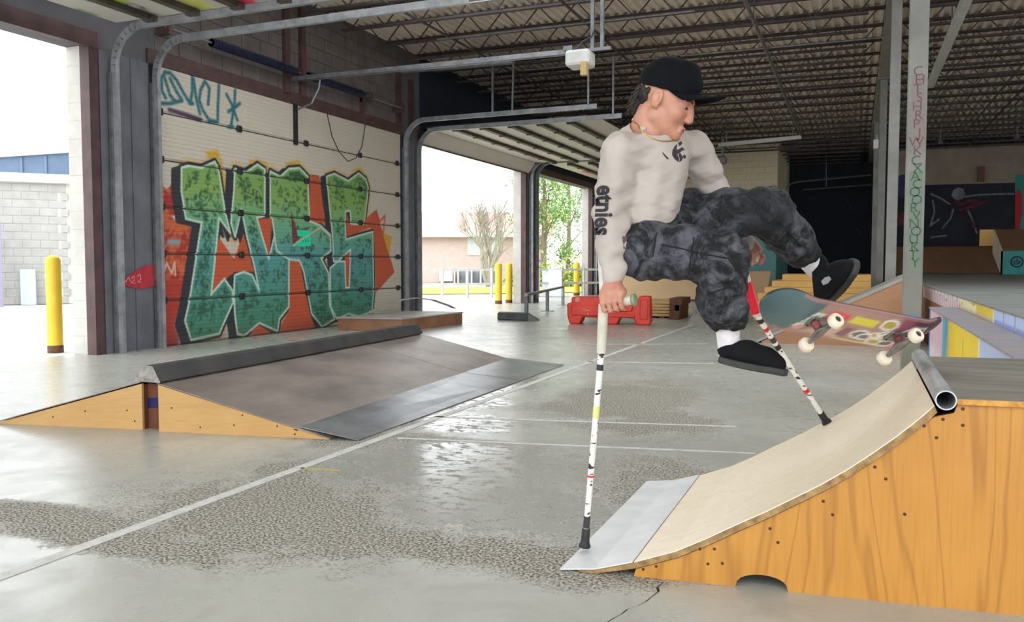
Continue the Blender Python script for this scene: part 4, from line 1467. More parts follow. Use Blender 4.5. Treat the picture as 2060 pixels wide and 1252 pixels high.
def upper_col(u, v, P):
    y, z = P[:, 1], P[:, 2]
    pa = Paint(y, z, srgb(206, 210, 228))
    k = [ledge_pts([(a, 300)], X2)[0][0] for a in (600, 760, 1100, 1250, 1440)]
    s = np.abs(((y / 0.4) % 1.0) - 0.5)
    pa.lay(y > k[0], srgb(228, 222, 222))
    pa.lay((y > k[0]) * np.clip((s - 0.34) * 10, 0, 1), srgb(176, 172, 168))
    pa.lay((y > k[0]) * (s < 0.2) * np.clip((ZP - 0.04 - z) * 40, 0, 1), srgb(224, 168, 182))
    pa.lay((y <= k[0]) * (y > k[2]), srgb(246, 234, 176))
    pa.lay((y <= k[1]) * (y > k[2]) * np.clip((z - ZP + 0.035) * 120, 0, 1), srgb(240, 208, 40))
    pa.lay((y <= k[1] - 0.35) * (y > k[2]), srgb(246, 214, 38))
    pa.lay((y <= k[0]) * (y > k[2]) * np.clip((ZL + 0.03 - z) * 80, 0, 1), srgb(214, 198, 166))
    pa.line([(k[2], ZL), (k[2], ZP)], 0.05, srgb(250, 246, 226))
    for j in range(12):
        y0 = k[2] - 0.05 - j * 0.42
        pa.fill([(y0, ZL), (y0, ZP - 0.03), (y0 - 0.12, ZP - 0.012), (y0 - 0.28, ZP - 0.012), (y0 - 0.36, ZP - 0.04), (y0 - 0.36, ZL)], srgb(196, 212, 248))
        pa.fill([(y0, ZL), (y0, ZL + 0.025), (y0 - 0.36, ZL + 0.025), (y0 - 0.36, ZL)], srgb(150, 166, 226))
        pa.line([(y0 - 0.38, ZL), (y0 - 0.38, ZP - 0.02)], 0.03, srgb(140, 150, 190))
    rg = random.Random(3)
    for j in range(14):
        y0, z0 = k[0] + rg.uniform(-1, 2.4), rg.uniform(ZL + 0.02, ZP - 0.02)
        pa.line([(y0, z0), (y0 + 0.05, z0)], 0.012, srgb(70, 64, 66))
    pa.lay(np.clip((z - ZP + 0.012) * 200, 0, 1) * (((y / 0.5) % 1.0) > 0.3), srgb(158, 152, 140), 0.6)
    return pa.c


M_PLATTOP = mat('grey_platform_sheet', srgb(140, 144, 138), srgb(112, 116, 112), 2.5, 0.5, stretch=(0.6, 1.6, 1))
M_LEDGETOP = mat('ledge_cap_paint', srgb(176, 158, 166), srgb(146, 134, 128), 4, 0.5)
lo = thing('lower_ledge', (X1, (Y0L + Y1L) / 2, 0), 'lower painted ledge with pink stripes, yellow and blue blocks', 'ledge')
MB().box(X1 + 0.004, X2 - 0.012, Y0L, Y1L, 0, ZL - 0.012).build('ledge_box', M_LEDGETOP, lo)
grid_sheet('painted_face', (X1, Y1L, 0), (0, Y0L - Y1L, 0), (0, 0, ZL - 0.012), 560, 60, M_LEDGE, lo, lower_col)
MB().box(X1 - 0.008, X2 - 0.012, Y0L, Y1L, ZL - 0.012, ZL).build('ledge_cap', mat('ledge_top_grey', srgb(160, 152, 150), srgb(140, 138, 150), 3, 0.45), lo)
up = thing('upper_platform', (X2, 10, 0), 'long grey topped platform with painted edge behind the lower ledge', 'platform')
Y1U = 29.2
MB().box(X2 + 0.004, 13.4, 4.3, Y1U, 0, ZP - 0.012).build('platform_box', M_PADSIDE, up)
grid_sheet('painted_face', (X2, 13.0, ZL - 0.06), (0, 4.3 - 13.0, 0), (0, 0, ZP - 0.012 - ZL + 0.06), 600, 24, M_LEDGE, up, upper_col)
for k in range(9):
    y0 = 4.3 + k * 2.75
    MB().box(X2 - 0.006, 13.4, y0 + 0.003, min(y0 + 2.747, Y1U), ZP - 0.012, ZP).build('top_sheet', M_PLATTOP, up)

# ---- far end of the platform
yk = 29.25
M_DIMWOOD = mat('dim_bank_wood', srgb(150, 112, 84), srgb(132, 98, 74), 2, 0.6)
a, b = gy(1795, 549, yk), gy(2012, 549, yk)
c, d = gy(1802, 497, yk + 1.5), gy(1990, 497, yk + 1.5)
t = thing('far_bank', (a.x, yk, 0), 'wide brown bank at the far end of the platform', 'ramp')
MB().prism([V((a.x - 0.1, yk, 0.76)), V((b.x, yk, 0.76)), V((d.x + 0.3, yk + 1.5, c.z)), V((c.x - 0.1, yk + 1.5, c.z))], (0, 0.05, -0.05)).build('slope', M_DIMWOOD, t)
MB().box(a.x - 0.1, b.x, yk + 0.06, yk + 1.5, 0.0, 0.7).build('frame', M_DARKWOOD, t)
# teal block with wooden top and cut out side
a, b, c, d = gy(2013, 549, 26.0), gy(2013, 505, 26.0), gy(1990, 462, 27.6), gy(1993, 493, 27.6)
t = thing('teal_box', (a.x, 26, ZP), 'teal sided box with a pale wooden ramp end on the far platform', 'box')
M_TEAL = mat('teal_paint', srgb(40, 152, 146), srgb(30, 132, 130), 5, 0.5)
MB().box(a.x, a.x + 2.6, 26.0, 26.05, ZP + 0.001, b.z).build('front_panel', M_TEAL, t)
MB().prism([V((a.x, 26.0, ZP + 0.001)), V((a.x, 27.6, ZP + 0.6)), V((a.x, 27.6, c.z)), V((a.x, 26.0, b.z))], (0.04, 0, 0)).build('side_panel', M_BIRCH, t)
MB().prism([V((a.x + 0.04, 26.05, b.z - 0.03)), V((a.x + 2.6, 26.05, b.z - 0.03)), V((a.x + 2.6, 27.6, c.z - 0.03)), V((a.x + 0.04, 27.6, c.z - 0.03))], (0, 0, 0.03)).build('top_sheet', M_DIMWOOD, t)
w_ = gy(1970, 480, 27.65)
MB().box(w_.x, a.x + 0.02, 27.6, 27.63, gy(1970, 495, 27.6).z, c.z).build('end_panel', M_YPLY, t)
lc = gy(2046, 527, 25.99)
ring = [(lc.x + 0.14 * math.cos(k), 25.985, lc.z + 0.14 * math.sin(k)) for k in np.linspace(0, 6.28, 20)[:-1]]
M_EMBLEM = mat('dark_emblem_paint', srgb(16, 50, 66), rough=0.5)
mb = MB().tube(ring, 0.018, 5, closed=True)
mb.tube([(lc.x - 0.06, 25.985, lc.z + 0.03), (lc.x - 0.05, 25.985, lc.z - 0.06), (lc.x + 0.03, 25.985, lc.z - 0.05), (lc.x + 0.06, 25.985, lc.z + 0.02)], 0.018, 5)
mb.tube([(lc.x, 25.985, lc.z + 0.08), (lc.x, 25.985, lc.z)], 0.018, 5)
mb.build('round_emblem', M_EMBLEM, t)

# ---- murals and fittings on the dark walls
YM = MURAL_Y


def mpt(x, y, o=0.0):
    return gy(x, y, YM - 0.01 - o)


def mural_poly(pts, m, name='painted_shape', o=0.0, par=wm):
    P = [mpt(x, y, o) for x, y in pts]
    mesh_obj(name, P, [tuple(range(len(P)))], m, par)


M_BEIGE = mat('beige_upper_wall', srgb(150, 136, 120), srgb(132, 120, 108), 2, 0.85)
mural_poly([(1795, 300), (2060, 288), (2110, 286), (2110, 366), (1795, 374)], M_BEIGE, 'painted_band')
mural_poly([(2042, 352), (2110, 350), (2110, 470), (2042, 470)], mat('teal_mural', srgb(52, 130, 120), rough=0.8), o=0.004)
mural_poly([(2042, 395), (2048, 378), (2056, 392), (2056, 430), (2050, 462), (2042, 462)], mat('red_mural', srgb(170, 30, 46), rough=0.8), o=0.008)
M_MGREY = mat('grey_mural', srgb(120, 124, 130), srgb(90, 94, 102), 8, 0.8)
M_MMAR = mat('maroon_mural', srgb(96, 40, 56), srgb(64, 30, 44), 12, 0.8)
M_MBLUE = mat('blue_mural', srgb(56, 60, 104), srgb(44, 48, 84), 9, 0.8)
mural_poly([(1914, 392), (1918, 382), (1928, 377), (1938, 380), (1942, 390), (1938, 400), (1928, 403), (1918, 400)], M_MGREY, o=0.006)
for k, st in enumerate(([(1872, 390), (1890, 398), (1912, 412)], [(1918, 420), (1912, 440), (1895, 460)], [(1870, 455), (1885, 445), (1890, 440)], [(1940, 396), (1970, 392), (2040, 390)], [(1945, 420), (1955, 440), (1965, 470)], [(1876, 402), (1880, 425), (1872, 455)], [(1872, 478), (1905, 474)])):
    MB().tube([mpt(x, y, 0.012) for x, y in st], 0.035, 5).build('painted_stroke', M_MGREY, wm)
for st in ([(1920, 405), (1935, 412), (1950, 405), (1975, 410)], [(1930, 425), (1945, 420), (1960, 415), (1985, 405)], [(1955, 445), (1960, 460)]):
    MB().tube([mpt(x, y, 0.012) for x, y in st], 0.08, 5).build('painted_stroke', M_MMAR, wm)
mural_poly([(1800, 355), (1825, 350), (1832, 375), (1815, 400), (1800, 390)], M_MBLUE, o=0.006)
mural_poly([(1798, 430), (1830, 425), (1832, 452), (1800, 455)], M_MMAR, o=0.006)
t = thing('wall_cabinet', mpt(1966, 352), 'small red brown cabinet with pale notices high on the far wall', 'cabinet')
p, q = mpt(1966, 366), mpt(1980, 336)
MB().box(p.x, q.x, YM - 0.18, YM - 0.02, p.z, q.z).build('door', mat('red_brown_box', srgb(104, 52, 42), rough=0.6), t)
p, q = mpt(1980, 346), mpt(2000, 333)
MB().box(p.x, q.x, YM - 0.04, YM - 0.025, p.z, q.z).build('notice', M_BEIGE, t)
for st in ([(1690, 395), (1705, 405), (1712, 420)], [(1718, 460), (1728, 464), (1731, 472)], [(1700, 430), (1715, 440)], [(1625, 400), (1640, 395)]):
    MB().tube([gy(x, y, 33.97) for x, y in st], 0.03, 5).build('painted_stroke', M_MBLUE, wall_far)
# lamp points in the dark roof space and small floods
for px, py in ((1892, 281), (2046, 270)):
    p = gz(px, py, 4.55)
    if p.y > 30:
        p = gy(px, py, 30.0)
    o = MB().tube([p, p + V((0, 0, -0.12))], [0.05, 0.09], 10).tube([p, V((p.x, p.y, ZD + 0.02))], 0.012, 6).build('pendant_lamp', M_STEEL_GREY, base=p)
    tag(o, 'small pale pendant lamp in the dark roof, %s' % ('just right of the lettered column' if px < 1950 else 'near the right edge'), 'lamp', 'pendant lamps in the dark roof')

# ================================================================== OUTSIDE
M_YELLOW = mat('yellow_bollard_paint', srgb(244, 206, 60), srgb(236, 194, 48), 5, 0.5)
M_RUST = mat('rusty_base', srgb(120, 84, 52), srgb(90, 66, 48), 20, 0.8)


def bollard(px, py, label, hgt=1.1, r=0.085):
    p = gz(px, py)
    t = thing('bollard', (p.x, p.y, 0), label, 'bollard', 'yellow bollards outside the doorways')
    MB().lathe((p.x, p.y, -0.02), (0, 0, 1), [(r, 0.08), (r, hgt), (r * 0.93, hgt + 0.03), (r * 0.6, hgt + 0.055), (0.01, hgt + 0.065)], 20).build('post', M_YELLOW, t, smooth=True)
    MB().lathe((p.x, p.y, -0.02), (0, 0, 1), [(r * 1.04, 0.0), (r * 1.04, 0.085), (r, 0.1)], 20).build('rusty_foot', M_RUST, t, smooth=True)


bollard(112, 708, 'yellow bollard with a rusty foot outside the open left doorway')
bollard(1003, 611, 'yellow bollard outside the middle doorway, left one of the pair', 1.02, 0.09)
bollard(1024, 609, 'yellow bollard outside the middle doorway, right one of the pair', 1.02, 0.09)
bollard(1160, 594, 'yellow bollard outside the farthest doorway', 1.05, 0.1)

# white block building across the yard
a, b = gz(-160, 617), gz(156, 611)
a.z = b.z = 0
ux = (b - a).normalized()
nn = V((ux.y, -ux.x, 0))
Lw = (b - a).length
h0 = 3.1
bld = thing('block_building', (a + b) / 2, 'white painted block building with a metal cap across the yard', 'building')
MB().prism([a, b, b - nn * 8, a - nn * 8], ZUP * h0).build('wall_core', M_BLOCK_WHITE, bld)
M_PAINTBLOCK = mat('white_painted_block', srgb(176, 174, 169), srgb(164, 162, 157), 4, 0.85, bump=0.25, bscale=70)
blocks('block', a + nn * 0.002, ux, ZUP, nn, int(Lw / 0.4), 15, 0.4, 0.205, M_PAINTBLOCK, bld, seed=21)
MB().prism([a - nn * 0.3 + ZUP * h0, b + ux * 0.1 - nn * 0.3 + ZUP * h0, b + ux * 0.1 + nn * 0.15 + ZUP * h0, a + nn * 0.15 + ZUP * h0], ZUP * 0.22).build('metal_cap', M_WHITE, bld)
p = gz(2, 617)
dp = MB().prism([p + nn * 0.02 - ux * 0.5, p + nn * 0.02 + ux * 0.06, p + nn * 0.02 + ux * 0.06 + ZUP * 2.05, p + nn * 0.02 - ux * 0.5 + ZUP * 2.05], nn * 0.05).build('metal_door', mat('dull_purple_door', srgb(150, 142, 164), rough=0.6), bld)
p = gz(86, 612)
MB().box(p.x - 0.15, p.x + 0.15, p.y - 0.5, p.y - 0.3, 0, 0.9).build('downpipe_guard', mat('pale_blue_grey', srgb(196, 206, 210), rough=0.6), bld)
# blue metal building behind it
M_BLUEMETAL = mat('blue_metal_cladding', srgb(92, 112, 138), srgb(82, 102, 128), 2, 0.5)
a2, b2 = gd(-190, 360, 31), gd(147, 360, 31)
ux2 = (b2 - a2)
ux2.z = 0
L2 = ux2.length
ux2.normalize()
n2 = V((ux2.y, -ux2.x, 0))
za, zb = gd(-190, 330, 31).z, gd(147, 308, 31).z
bb = thing('metal_building', (a2.x, a2.y, 0), 'blue metal clad building showing above the white block wall', 'building')
pa, pb = V((a2.x, a2.y, 0)), V((b2.x, b2.y, 0))
MB().prism([pa, pb, pb + ZUP * zb, pa + ZUP * za], n2 * -6).build('shell', M_BLUEMETAL, bb)
for f in (0.25, 0.47, 0.69, 0.835, 0.985):
    q = pa + (pb - pa) * f
    MB().prism([q, q + ux2 * 0.09, q + ux2 * 0.09 + ZUP * (za + (zb - za) * f - 0.05), q + ZUP * (za + (zb - za) * f - 0.05)], n2 * 0.05).build('cladding_rib', mat('blue_rib', srgb(96, 114, 138), rough=0.5), bb)
MB().prism([pa + ZUP * za, pb + ZUP * zb, pb + ZUP * (zb + 0.16), pa + ZUP * (za + 0.16)], n2 * 0.15).build('roof_edge', mat('pale_roof_edge', srgb(206, 218, 222), rough=0.5), bb)

# brick house with a red roof
dep = 46.0
hl, hr = gd(700, 560, dep), gd(1100, 560, dep)
hx = hr - hl
hx.z = 0
HL = hx.length
hx.normalize()
hn = V((hx.y, -hx.x, 0))
pa = V((hl.x, hl.y, 0))
ze, zr = gd(900, 472, dep).z, gd(900, 430, dep + 3).z
hs = thing('brick_house', pa + hx * HL / 2, 'pale red brick house with a red roof beyond the white railing', 'house')
m, n = new_mat('far_brickwork')
br = n('TexBrick', {'Scale': 4.0, 'Color1': (*srgb(212, 192, 188), 1), 'Color2': (*srgb(202, 180, 176), 1), 'Mortar': (*srgb(196, 180, 172), 1), 'Mortar Size': 0.02})  # brick tones paled to carry the haze outdoors
n.set(br.inputs['Vector'], n.scaled(n('TexCoord').outputs['Object'], 1, 1, 1, rot=(math.radians(90), 0, 0)))
n.col(br.outputs['Color'])
n.rough(0.9)
M_BRICK = m


def hp(s, z, o=0.0):
    return pa + hx * s + ZUP * z + hn * o


MB().prism([hp(0, 0), hp(HL, 0), hp(HL, ze), hp(0, ze)], hn * -8).build('brick_wall', M_BRICK, hs)
mb = MB().prism([hp(-0.4, ze, 0.45), hp(HL + 0.4, ze, 0.45), hp(HL + 0.4, zr, -4), hp(-0.4, zr, -4)], ZUP * 0.12)
mb.prism([hp(-0.4, ze, -8.4), hp(HL + 0.4, ze, -8.4), hp(HL + 0.4, zr, -4), hp(-0.4, zr, -4)], ZUP * 0.12)
mb.build('roof', mat('red_roof', srgb(218, 140, 130), srgb(208, 156, 148), 0.35, 0.8), hs)  # roof red paled for the same haze
MB().prism([hp(-0.4, ze - 0.16, 0.45), hp(HL + 0.4, ze - 0.16, 0.45), hp(HL + 0.4, ze + 0.1, 0.45), hp(-0.4, ze + 0.1, 0.45)], hn * 0.06).build('white_gutter', M_WHITE, hs)


def house_rect(x0, y0, x1, y1, name, m, o=0.05):
    s0 = (gd(x0, 500, dep) - pa).dot(hx)
    s1 = (gd(x1, 500, dep) - pa).dot(hx)
    z0, z1 = gd(900, y1, dep).z, gd(900, y0, dep).z
    return MB().prism([hp(s0, z0), hp(s1, z0), hp(s1, z1), hp(s0, z1)], hn * o).build(name, m, hs)


M_PANE = mat('pale_window_pane', srgb(200, 210, 212), rough=0.15)
for r in ((941, 478, 966, 514), (990, 474, 1006, 512)):
    f = house_rect(*r, 'window_frame', M_WHITE, 0.06)
    house_rect(r[0] + 2, r[1] + 2, (r[0] + r[2]) / 2 - 1, r[3] - 2, 'pane', M_PANE, 0.075)
    house_rect((r[0] + r[2]) / 2 + 1, r[1] + 2, r[2] - 2, r[3] - 2, 'pane', M_PANE, 0.075)
house_rect(884, 544, 911, 566, 'white_panel', M_WHITE, 0.2)
house_rect(924, 546, 1000, 568, 'dark_opening', mat('grey_vent', srgb(140, 150, 156), srgb(110, 118, 124), 2, 0.6), 0.04)
for x in (914, 921, 948, 966):
    house_rect(x, 545, x + 3, 570, 'porch_post', M_WHITE, 0.5)

# white railing along the yard
A, B = gz(560, 606), gz(1260, 594)
A.z = B.z = 0
rl = thing('white_railing', (A + B) / 2, 'white two rail railing along the far side of the yard', 'railing')
for z in (0.85, 0.42):
    MB().bar(A + ZUP * z, B + ZUP * z, 0.06, 0.07).build('rail', M_WHITE, rl)
for i in range(15):
    p = A + (B - A) * i / 14
    MB().bar(p, p + ZUP * 0.9, 0.07, 0.07).build('post', M_WHITE, rl)
p = A + (B - A) * ((gz(1124, 596) - A).length / (B - A).length)
o = MB().prism([p + V((-0.5, -0.3, 0.0)), p + V((0.15, -0.3, 0.0)), p + V((0.15, -0.3, 0.86)), p + V((-0.5, -0.3, 0.86))], (0, -0.03, 0)).build('white_board', mat('white_board_paint', srgb(226, 230, 238), rough=0.5), base=p)
tag(o, 'plain white board standing before the railing beyond the farthest doorway', 'board')


# trees
def bare_tree(p, hgt, name, label, seed):
    rg = random.Random(seed)
    t = thing(name, p, label, 'tree')
    tr, tw = MB(), MB()

    def grow(q, d, ln, r, lev):
        e = q + d * ln
        midp = q + d * ln * 0.5 + V((rg.uniform(-1, 1), rg.uniform(-1, 1), 0)) * ln * 0.05
        (tr if lev < 2 else tw).tube([q, midp, e], [r, r * 0.85, r * 0.68], 6 if lev < 2 else 4, cap=False)
        if lev >= 5:
            return
        for k in range(3 if lev < 2 else rg.choice((2, 3))):
            nd = (d + V((rg.uniform(-1, 1), rg.uniform(-1, 1), rg.uniform(-0.2, 0.6))) * 0.62).normalized()
            grow(q + d * ln * rg.uniform(0.7, 1.0), nd, ln * rg.uniform(0.6, 0.85), r * 0.6, lev + 1)
    for k in range(4):
        d = V((rg.uniform(-0.3, 0.3), rg.uniform(-0.3, 0.3), 1)).normalized()
        grow(V(p) + V((rg.uniform(-0.15, 0.15), rg.uniform(-0.1, 0.1), -0.05)), d, hgt * 0.3, 0.1, 0)
    M = mat('grey_bark', srgb(176, 168, 162), srgb(156, 148, 142), 9, 0.9)  # bark lightened too, for the haze
    tr.build('trunk', M, t)
    o = tw.build('twigs', M, t)
    o['kind'] = 'stuff'


bare_tree(gz(985, 577), 4.6, 'bare_tree', 'bare grey multi stemmed tree before the brick house', 4)


def leafy_tree(p, hgt, wid, label, seed, c1, c2, n=5200, low=0.12):
    rg = np.random.default_rng(seed)
    t = thing('leafy_tree', p, label, 'tree', 'green trees beyond the railing')
    MB().tube([V(p), V(p) + V((0.1, 0, hgt * 0.5)), V(p) + V((0, 0.1, hgt * 0.85))], [0.16, 0.11, 0.04], 8).build('trunk', mat('brown_bark', srgb(128, 114, 98), rough=0.9), t)
    cl = []
    for k in range(34):
        a, zz = rg.uniform(0, 6.28), rg.uniform(low, 0.97)
        rr = wid * (1 - 0.75 * abs(zz - 0.45)) * math.sqrt(rg.random())
        cl.append((math.cos(a) * rr, math.sin(a) * rr, zz * hgt, rg.uniform(0.35, 0.8)))
    cl = np.array(cl)
    ids = rg.integers(0, len(cl), n)
    c = cl[ids, :3] + rg.normal(0, 1, (n, 3)) * cl[ids, 3:4] * 0.55
    s = rg.uniform(0.05, 0.11, (n, 1))
    u = rg.normal(0, 1, (n, 3))
    u /= np.linalg.norm(u, axis=1, keepdims=True)
    w = np.cross(u, rg.normal(0, 1, (n, 3)))
    w /= np.linalg.norm(w, axis=1, keepdims=True)
    vv = np.stack([c - u * s, c + w * s * 0.5, c + u * s, c - w * s * 0.5], 1).reshape(-1, 3) + np.array(p)
    f = np.arange(n * 4).reshape(-1, 4)
    o = mesh_obj('foliage', vv, f, mat('leaf_green', c1, c2, 1.2, 0.7), t)
    o['kind'] = 'stuff'
    for k in range(9):
        q = V(cl[k, :3])
        MB().tube([V(p) + V((0.05, 0, min(q.z * 0.6, hgt * 0.6))), V(p) + q], [0.05, 0.015], 5).build('branch', mat('branch_bark', srgb(120, 106, 92), rough=0.9), t)


LT = [(1092, 572, 7.6, 1.45, 'bushy green tree beyond the farthest doorway, left of the gap', srgb(160, 186, 110), srgb(120, 156, 84)),
      (1142, 563, 9.4, 1.9, 'taller green tree beyond the farthest doorway, by the pale wall', srgb(140, 176, 116), srgb(104, 142, 88)),
      (1222, 571, 7.9, 1.6, 'green tree mostly hidden behind the pale wall end', srgb(150, 180, 110), srgb(110, 150, 84))]
for k, (px, py, hh, ww, lb, c1, c2) in enumerate(LT):
    p = gz(px, py)
    p.z = 0
    leafy_tree(p, hh, ww, lb, 30 + k, c1, c2)
o = None
rg = np.random.default_rng(8)
n = 2600
pA, pB = gz(1040, 577), gz(1260, 576)
tt = rg.random((n, 1))
c = np.array(pA) + (np.array(pB) - np.array(pA)) * tt + rg.normal(0, 0.35, (n, 3)) * np.array([1, 1, 0]) + np.array([0, 0, 1]) * np.abs(rg.normal(0, 0.45, (n, 1)))
c[:, 2] = np.abs(c[:, 2])
u = rg.normal(0, 1, (n, 3)) * 0.1
w = np.cross(u, rg.normal(0, 1, (n, 3)))
w = w / np.linalg.norm(w, axis=1, keepdims=True) * 0.05
o = mesh_obj('undergrowth', np.stack([c - u, c + w, c + u, c - w], 1).reshape(-1, 3), np.arange(n * 4).reshape(-1, 4), mat('shrub_green', srgb(150, 176, 90), srgb(190, 180, 110), 0.8, 0.8))
tag(o, 'low green undergrowth under the trees beyond the railing', 'undergrowth', kind='stuff')
# ================================================================== THE SKATER
# solids are blended on a grid and skinned by surface nets; everything is in metres in a frame turned with the view direction
FR = (RIGHT, FH, ZUP)


def loc3(p):
    p = V(p)
    return np.array([p.dot(RIGHT), p.dot(FH), p.z])


def J(x, y, dep):
    return loc3(gd(x, y, dep))


def to_world(P):
    B = np.array([list(RIGHT), list(FH), list(ZUP)])
    return P @ B


class Field:
    def __init__(s, lo, hi, h):
        s.h = h
        s.lo = np.array(lo, float)
        s.n = np.ceil((np.array(hi) - s.lo) / h).astype(int) + 1
        s.v = np.full(tuple(s.n), 0.3, np.float32)
        s.ax = [(s.lo[i] + np.arange(s.n[i]) * h).astype(np.float32) for i in range(3)]

    def region(s, lo, hi, pad=0.04):
        a = np.clip(np.floor((np.array(lo) - pad - s.lo) / s.h).astype(int), 0, s.n)
        b = np.clip(np.ceil((np.array(hi) + pad - s.lo) / s.h).astype(int) + 1, 0, s.n)
        sl = tuple(slice(a[i], b[i]) for i in range(3))
        X = s.ax[0][sl[0]][:, None, None]
        Y = s.ax[1][sl[1]][None, :, None]
        Z = s.ax[2][sl[2]][None, None, :]
        return sl, X, Y, Z

    def merge(s, sl, d, k, mode):
        o = s.v[sl]
        if o.size == 0:
            return
        if mode == 'add':
            if k > 0:
                h = np.clip(0.5 + 0.5 * (o - d) / k, 0, 1)
                s.v[sl] = o * (1 - h) + d * h - k * h * (1 - h)
            else:
                s.v[sl] = np.minimum(o, d)
        else:
            d = -d
            if k > 0:
                h = np.clip(0.5 - 0.5 * (o - d) / k, 0, 1)
                s.v[sl] = o * (1 - h) + d * h + k * h * (1 - h)
            else:
                s.v[sl] = np.maximum(o, d)

    def cap(s, a, b, ra, rb, k=0.02, mode='add'):
        a, b = np.array(a, np.float32), np.array(b, np.float32)
        r = max(ra, rb)
        sl, X, Y, Z = s.region(np.minimum(a, b) - r, np.maximum(a, b) + r)
        e = b - a
        px, py, pz = X - a[0], Y - a[1], Z - a[2]
        t = np.clip((px * e[0] + py * e[1] + pz * e[2]) / (e @ e + 1e-9), 0, 1)
        d = np.sqrt((px - e[0] * t) ** 2 + (py - e[1] * t) ** 2 + (pz - e[2] * t) ** 2) - (ra + (rb - ra) * t)
        s.merge(sl, d, k, mode)

    def chain(s, pts, rs, k=0.02, mode='add'):
        for i in range(len(pts) - 1):
            s.cap(pts[i], pts[i + 1], rs[i], rs[i + 1], k, mode)

    def ell(s, c, axes, r, k=0.02, mode='add'):
        c = np.array(c, np.float32)
        R = max(r)
        sl, X, Y, Z = s.region(c - R, c + R)
        px, py, pz = X - c[0], Y - c[1], Z - c[2]
        q = [(px * a[0] + py * a[1] + pz * a[2]) for a in np.array(axes, np.float32)]
        k0 = np.sqrt(sum((q[i] / r[i]) ** 2 for i in range(3)))
        k1 = np.sqrt(sum((q[i] / (r[i] * r[i])) ** 2 for i in range(3))) + 1e-6
        s.merge(sl, k0 * (k0 - 1) / k1, k, mode)

    def fn(s, lo, hi, f, k=0.0, mode='add'):
        sl, X, Y, Z = s.region(lo, hi)
        s.merge(sl, f(X, Y, Z).astype(np.float32), k, mode)

    def cut(s, p, n):
        """keep the side of the plane that n points away from"""
        n = np.array(n, float)
        n /= np.linalg.norm(n)
        X, Y, Z = s.ax[0][:, None, None], s.ax[1][None, :, None], s.ax[2][None, None, :]
        d = (X - p[0]) * n[0] + (Y - p[1]) * n[1] + (Z - p[2]) * n[2]
        s.v = np.maximum(s.v, d.astype(np.float32))

    def folds(s, amp, wave, n, seed, squash=(1, 1, 1)):
        rg = np.random.default_rng(seed)
        m = np.abs(s.v) < 0.03
        I = np.nonzero(m)
        P = np.stack([s.ax[i][I[i]] for i in range(3)], 1)
        acc = np.zeros(len(P), np.float32)
        for _ in range(n):
            d = rg.normal(0, 1, 3) * np.array(squash)
            d /= np.linalg.norm(d)
            w = 2 * math.pi / (wave * rg.uniform(0.6, 1.6))
            warp = 0.8 * np.sin(P @ (rg.normal(0, 1, 3) * 14) + rg.uniform(0, 6))
            acc += np.sin((P @ d) * w + warp + rg.uniform(0, 6)).astype(np.float32)
        s.v[I] += amp * acc / math.sqrt(n)

    def mesh(s):
        v = s.v
        sg = v < 0
        c = [sg[i:sg.shape[0] - 1 + i, j:sg.shape[1] - 1 + j, k:sg.shape[2] - 1 + k] for i in (0, 1) for j in (0, 1) for k in (0, 1)]
        anyc, allc = c[0].copy(), c[0].copy()
        for q in c[1:]:
            anyc |= q
            allc &= q
        act = anyc & ~allc
        I = np.stack(np.nonzero(act), 1)
        ids = np.full(act.shape, -1, np.int32)
        ids[tuple(I.T)] = np.arange(len(I))
        acc = np.zeros((len(I), 3))
        cnt = np.zeros(len(I))
        val = {(i, j, k): v[I[:, 0] + i, I[:, 1] + j, I[:, 2] + k] for i in (0, 1) for j in (0, 1) for k in (0, 1)}
        for a in val:
            for ax in range(3):
                if a[ax] == 0:
                    b = tuple(1 if q == ax else a[q] for q in range(3))
                    va, vb = val[a], val[b]
                    m = (va < 0) != (vb < 0)
                    t = np.where(m, va / (va - vb + 1e-12), 0)
                    p = np.tile(np.array(a, float), (len(I), 1))
                    p[:, ax] += t
                    acc[m] += p[m]
                    cnt[m] += 1
        P = s.lo + (I + acc / cnt[:, None]) * s.h
        F = []
        for ax in range(3):
            u, w = (ax + 1) % 3, (ax + 2) % 3
            a = sg
            sl0, sl1 = [slice(None)] * 3, [slice(None)] * 3
            sl0[ax], sl1[ax] = slice(0, -1), slice(1, None)
            x = a[tuple(sl0)] != a[tuple(sl1)]
            E = np.stack(np.nonzero(x), 1)
            ok = (E[:, u] > 0) & (E[:, w] > 0) & (E[:, u] < s.n[u] - 1) & (E[:, w] < s.n[w] - 1)
            E = E[ok]
            ins = sg[tuple(E.T)]
            du, dw = np.zeros(3, int), np.zeros(3, int)
            du[u], dw[w] = 1, 1
            q = np.stack([ids[tuple((E - du - dw).T)], ids[tuple((E - dw).T)], ids[tuple(E.T)], ids[tuple((E - du).T)]], 1)
            q[~ins] = q[~ins][:, ::-1]
            F.append(q)
        return P, np.concatenate(F)

    def build(s, name, m, parent, smooth_it=2, base=None):
        P, F = s.mesh()
        # a little Laplacian smoothing over the quads
        for _ in range(smooth_it):
            A = np.zeros_like(P)
            n = np.zeros(len(P))
            for i in range(4):
                a, b = F[:, i], F[:, (i + 1) % 4]
                np.add.at(A, a, P[b])
                np.add.at(n, a, 1)
            P = P * 0.5 + 0.5 * A / np.maximum(n, 1)[:, None]
        W = to_world(P)
        return mesh_obj(name, W, F, m, parent, smooth=True, base=base)


def bvh_of(*obs):
    vs, fs = [], []
    for o in obs:
        n = len(vs)
        off = WLOC[o.name]
        vs += [v.co + off for v in o.data.vertices]
        fs += [tuple(i + n for i in p.vertices) for p in o.data.polygons]
    return BVHTree.FromPolygons(vs, fs)


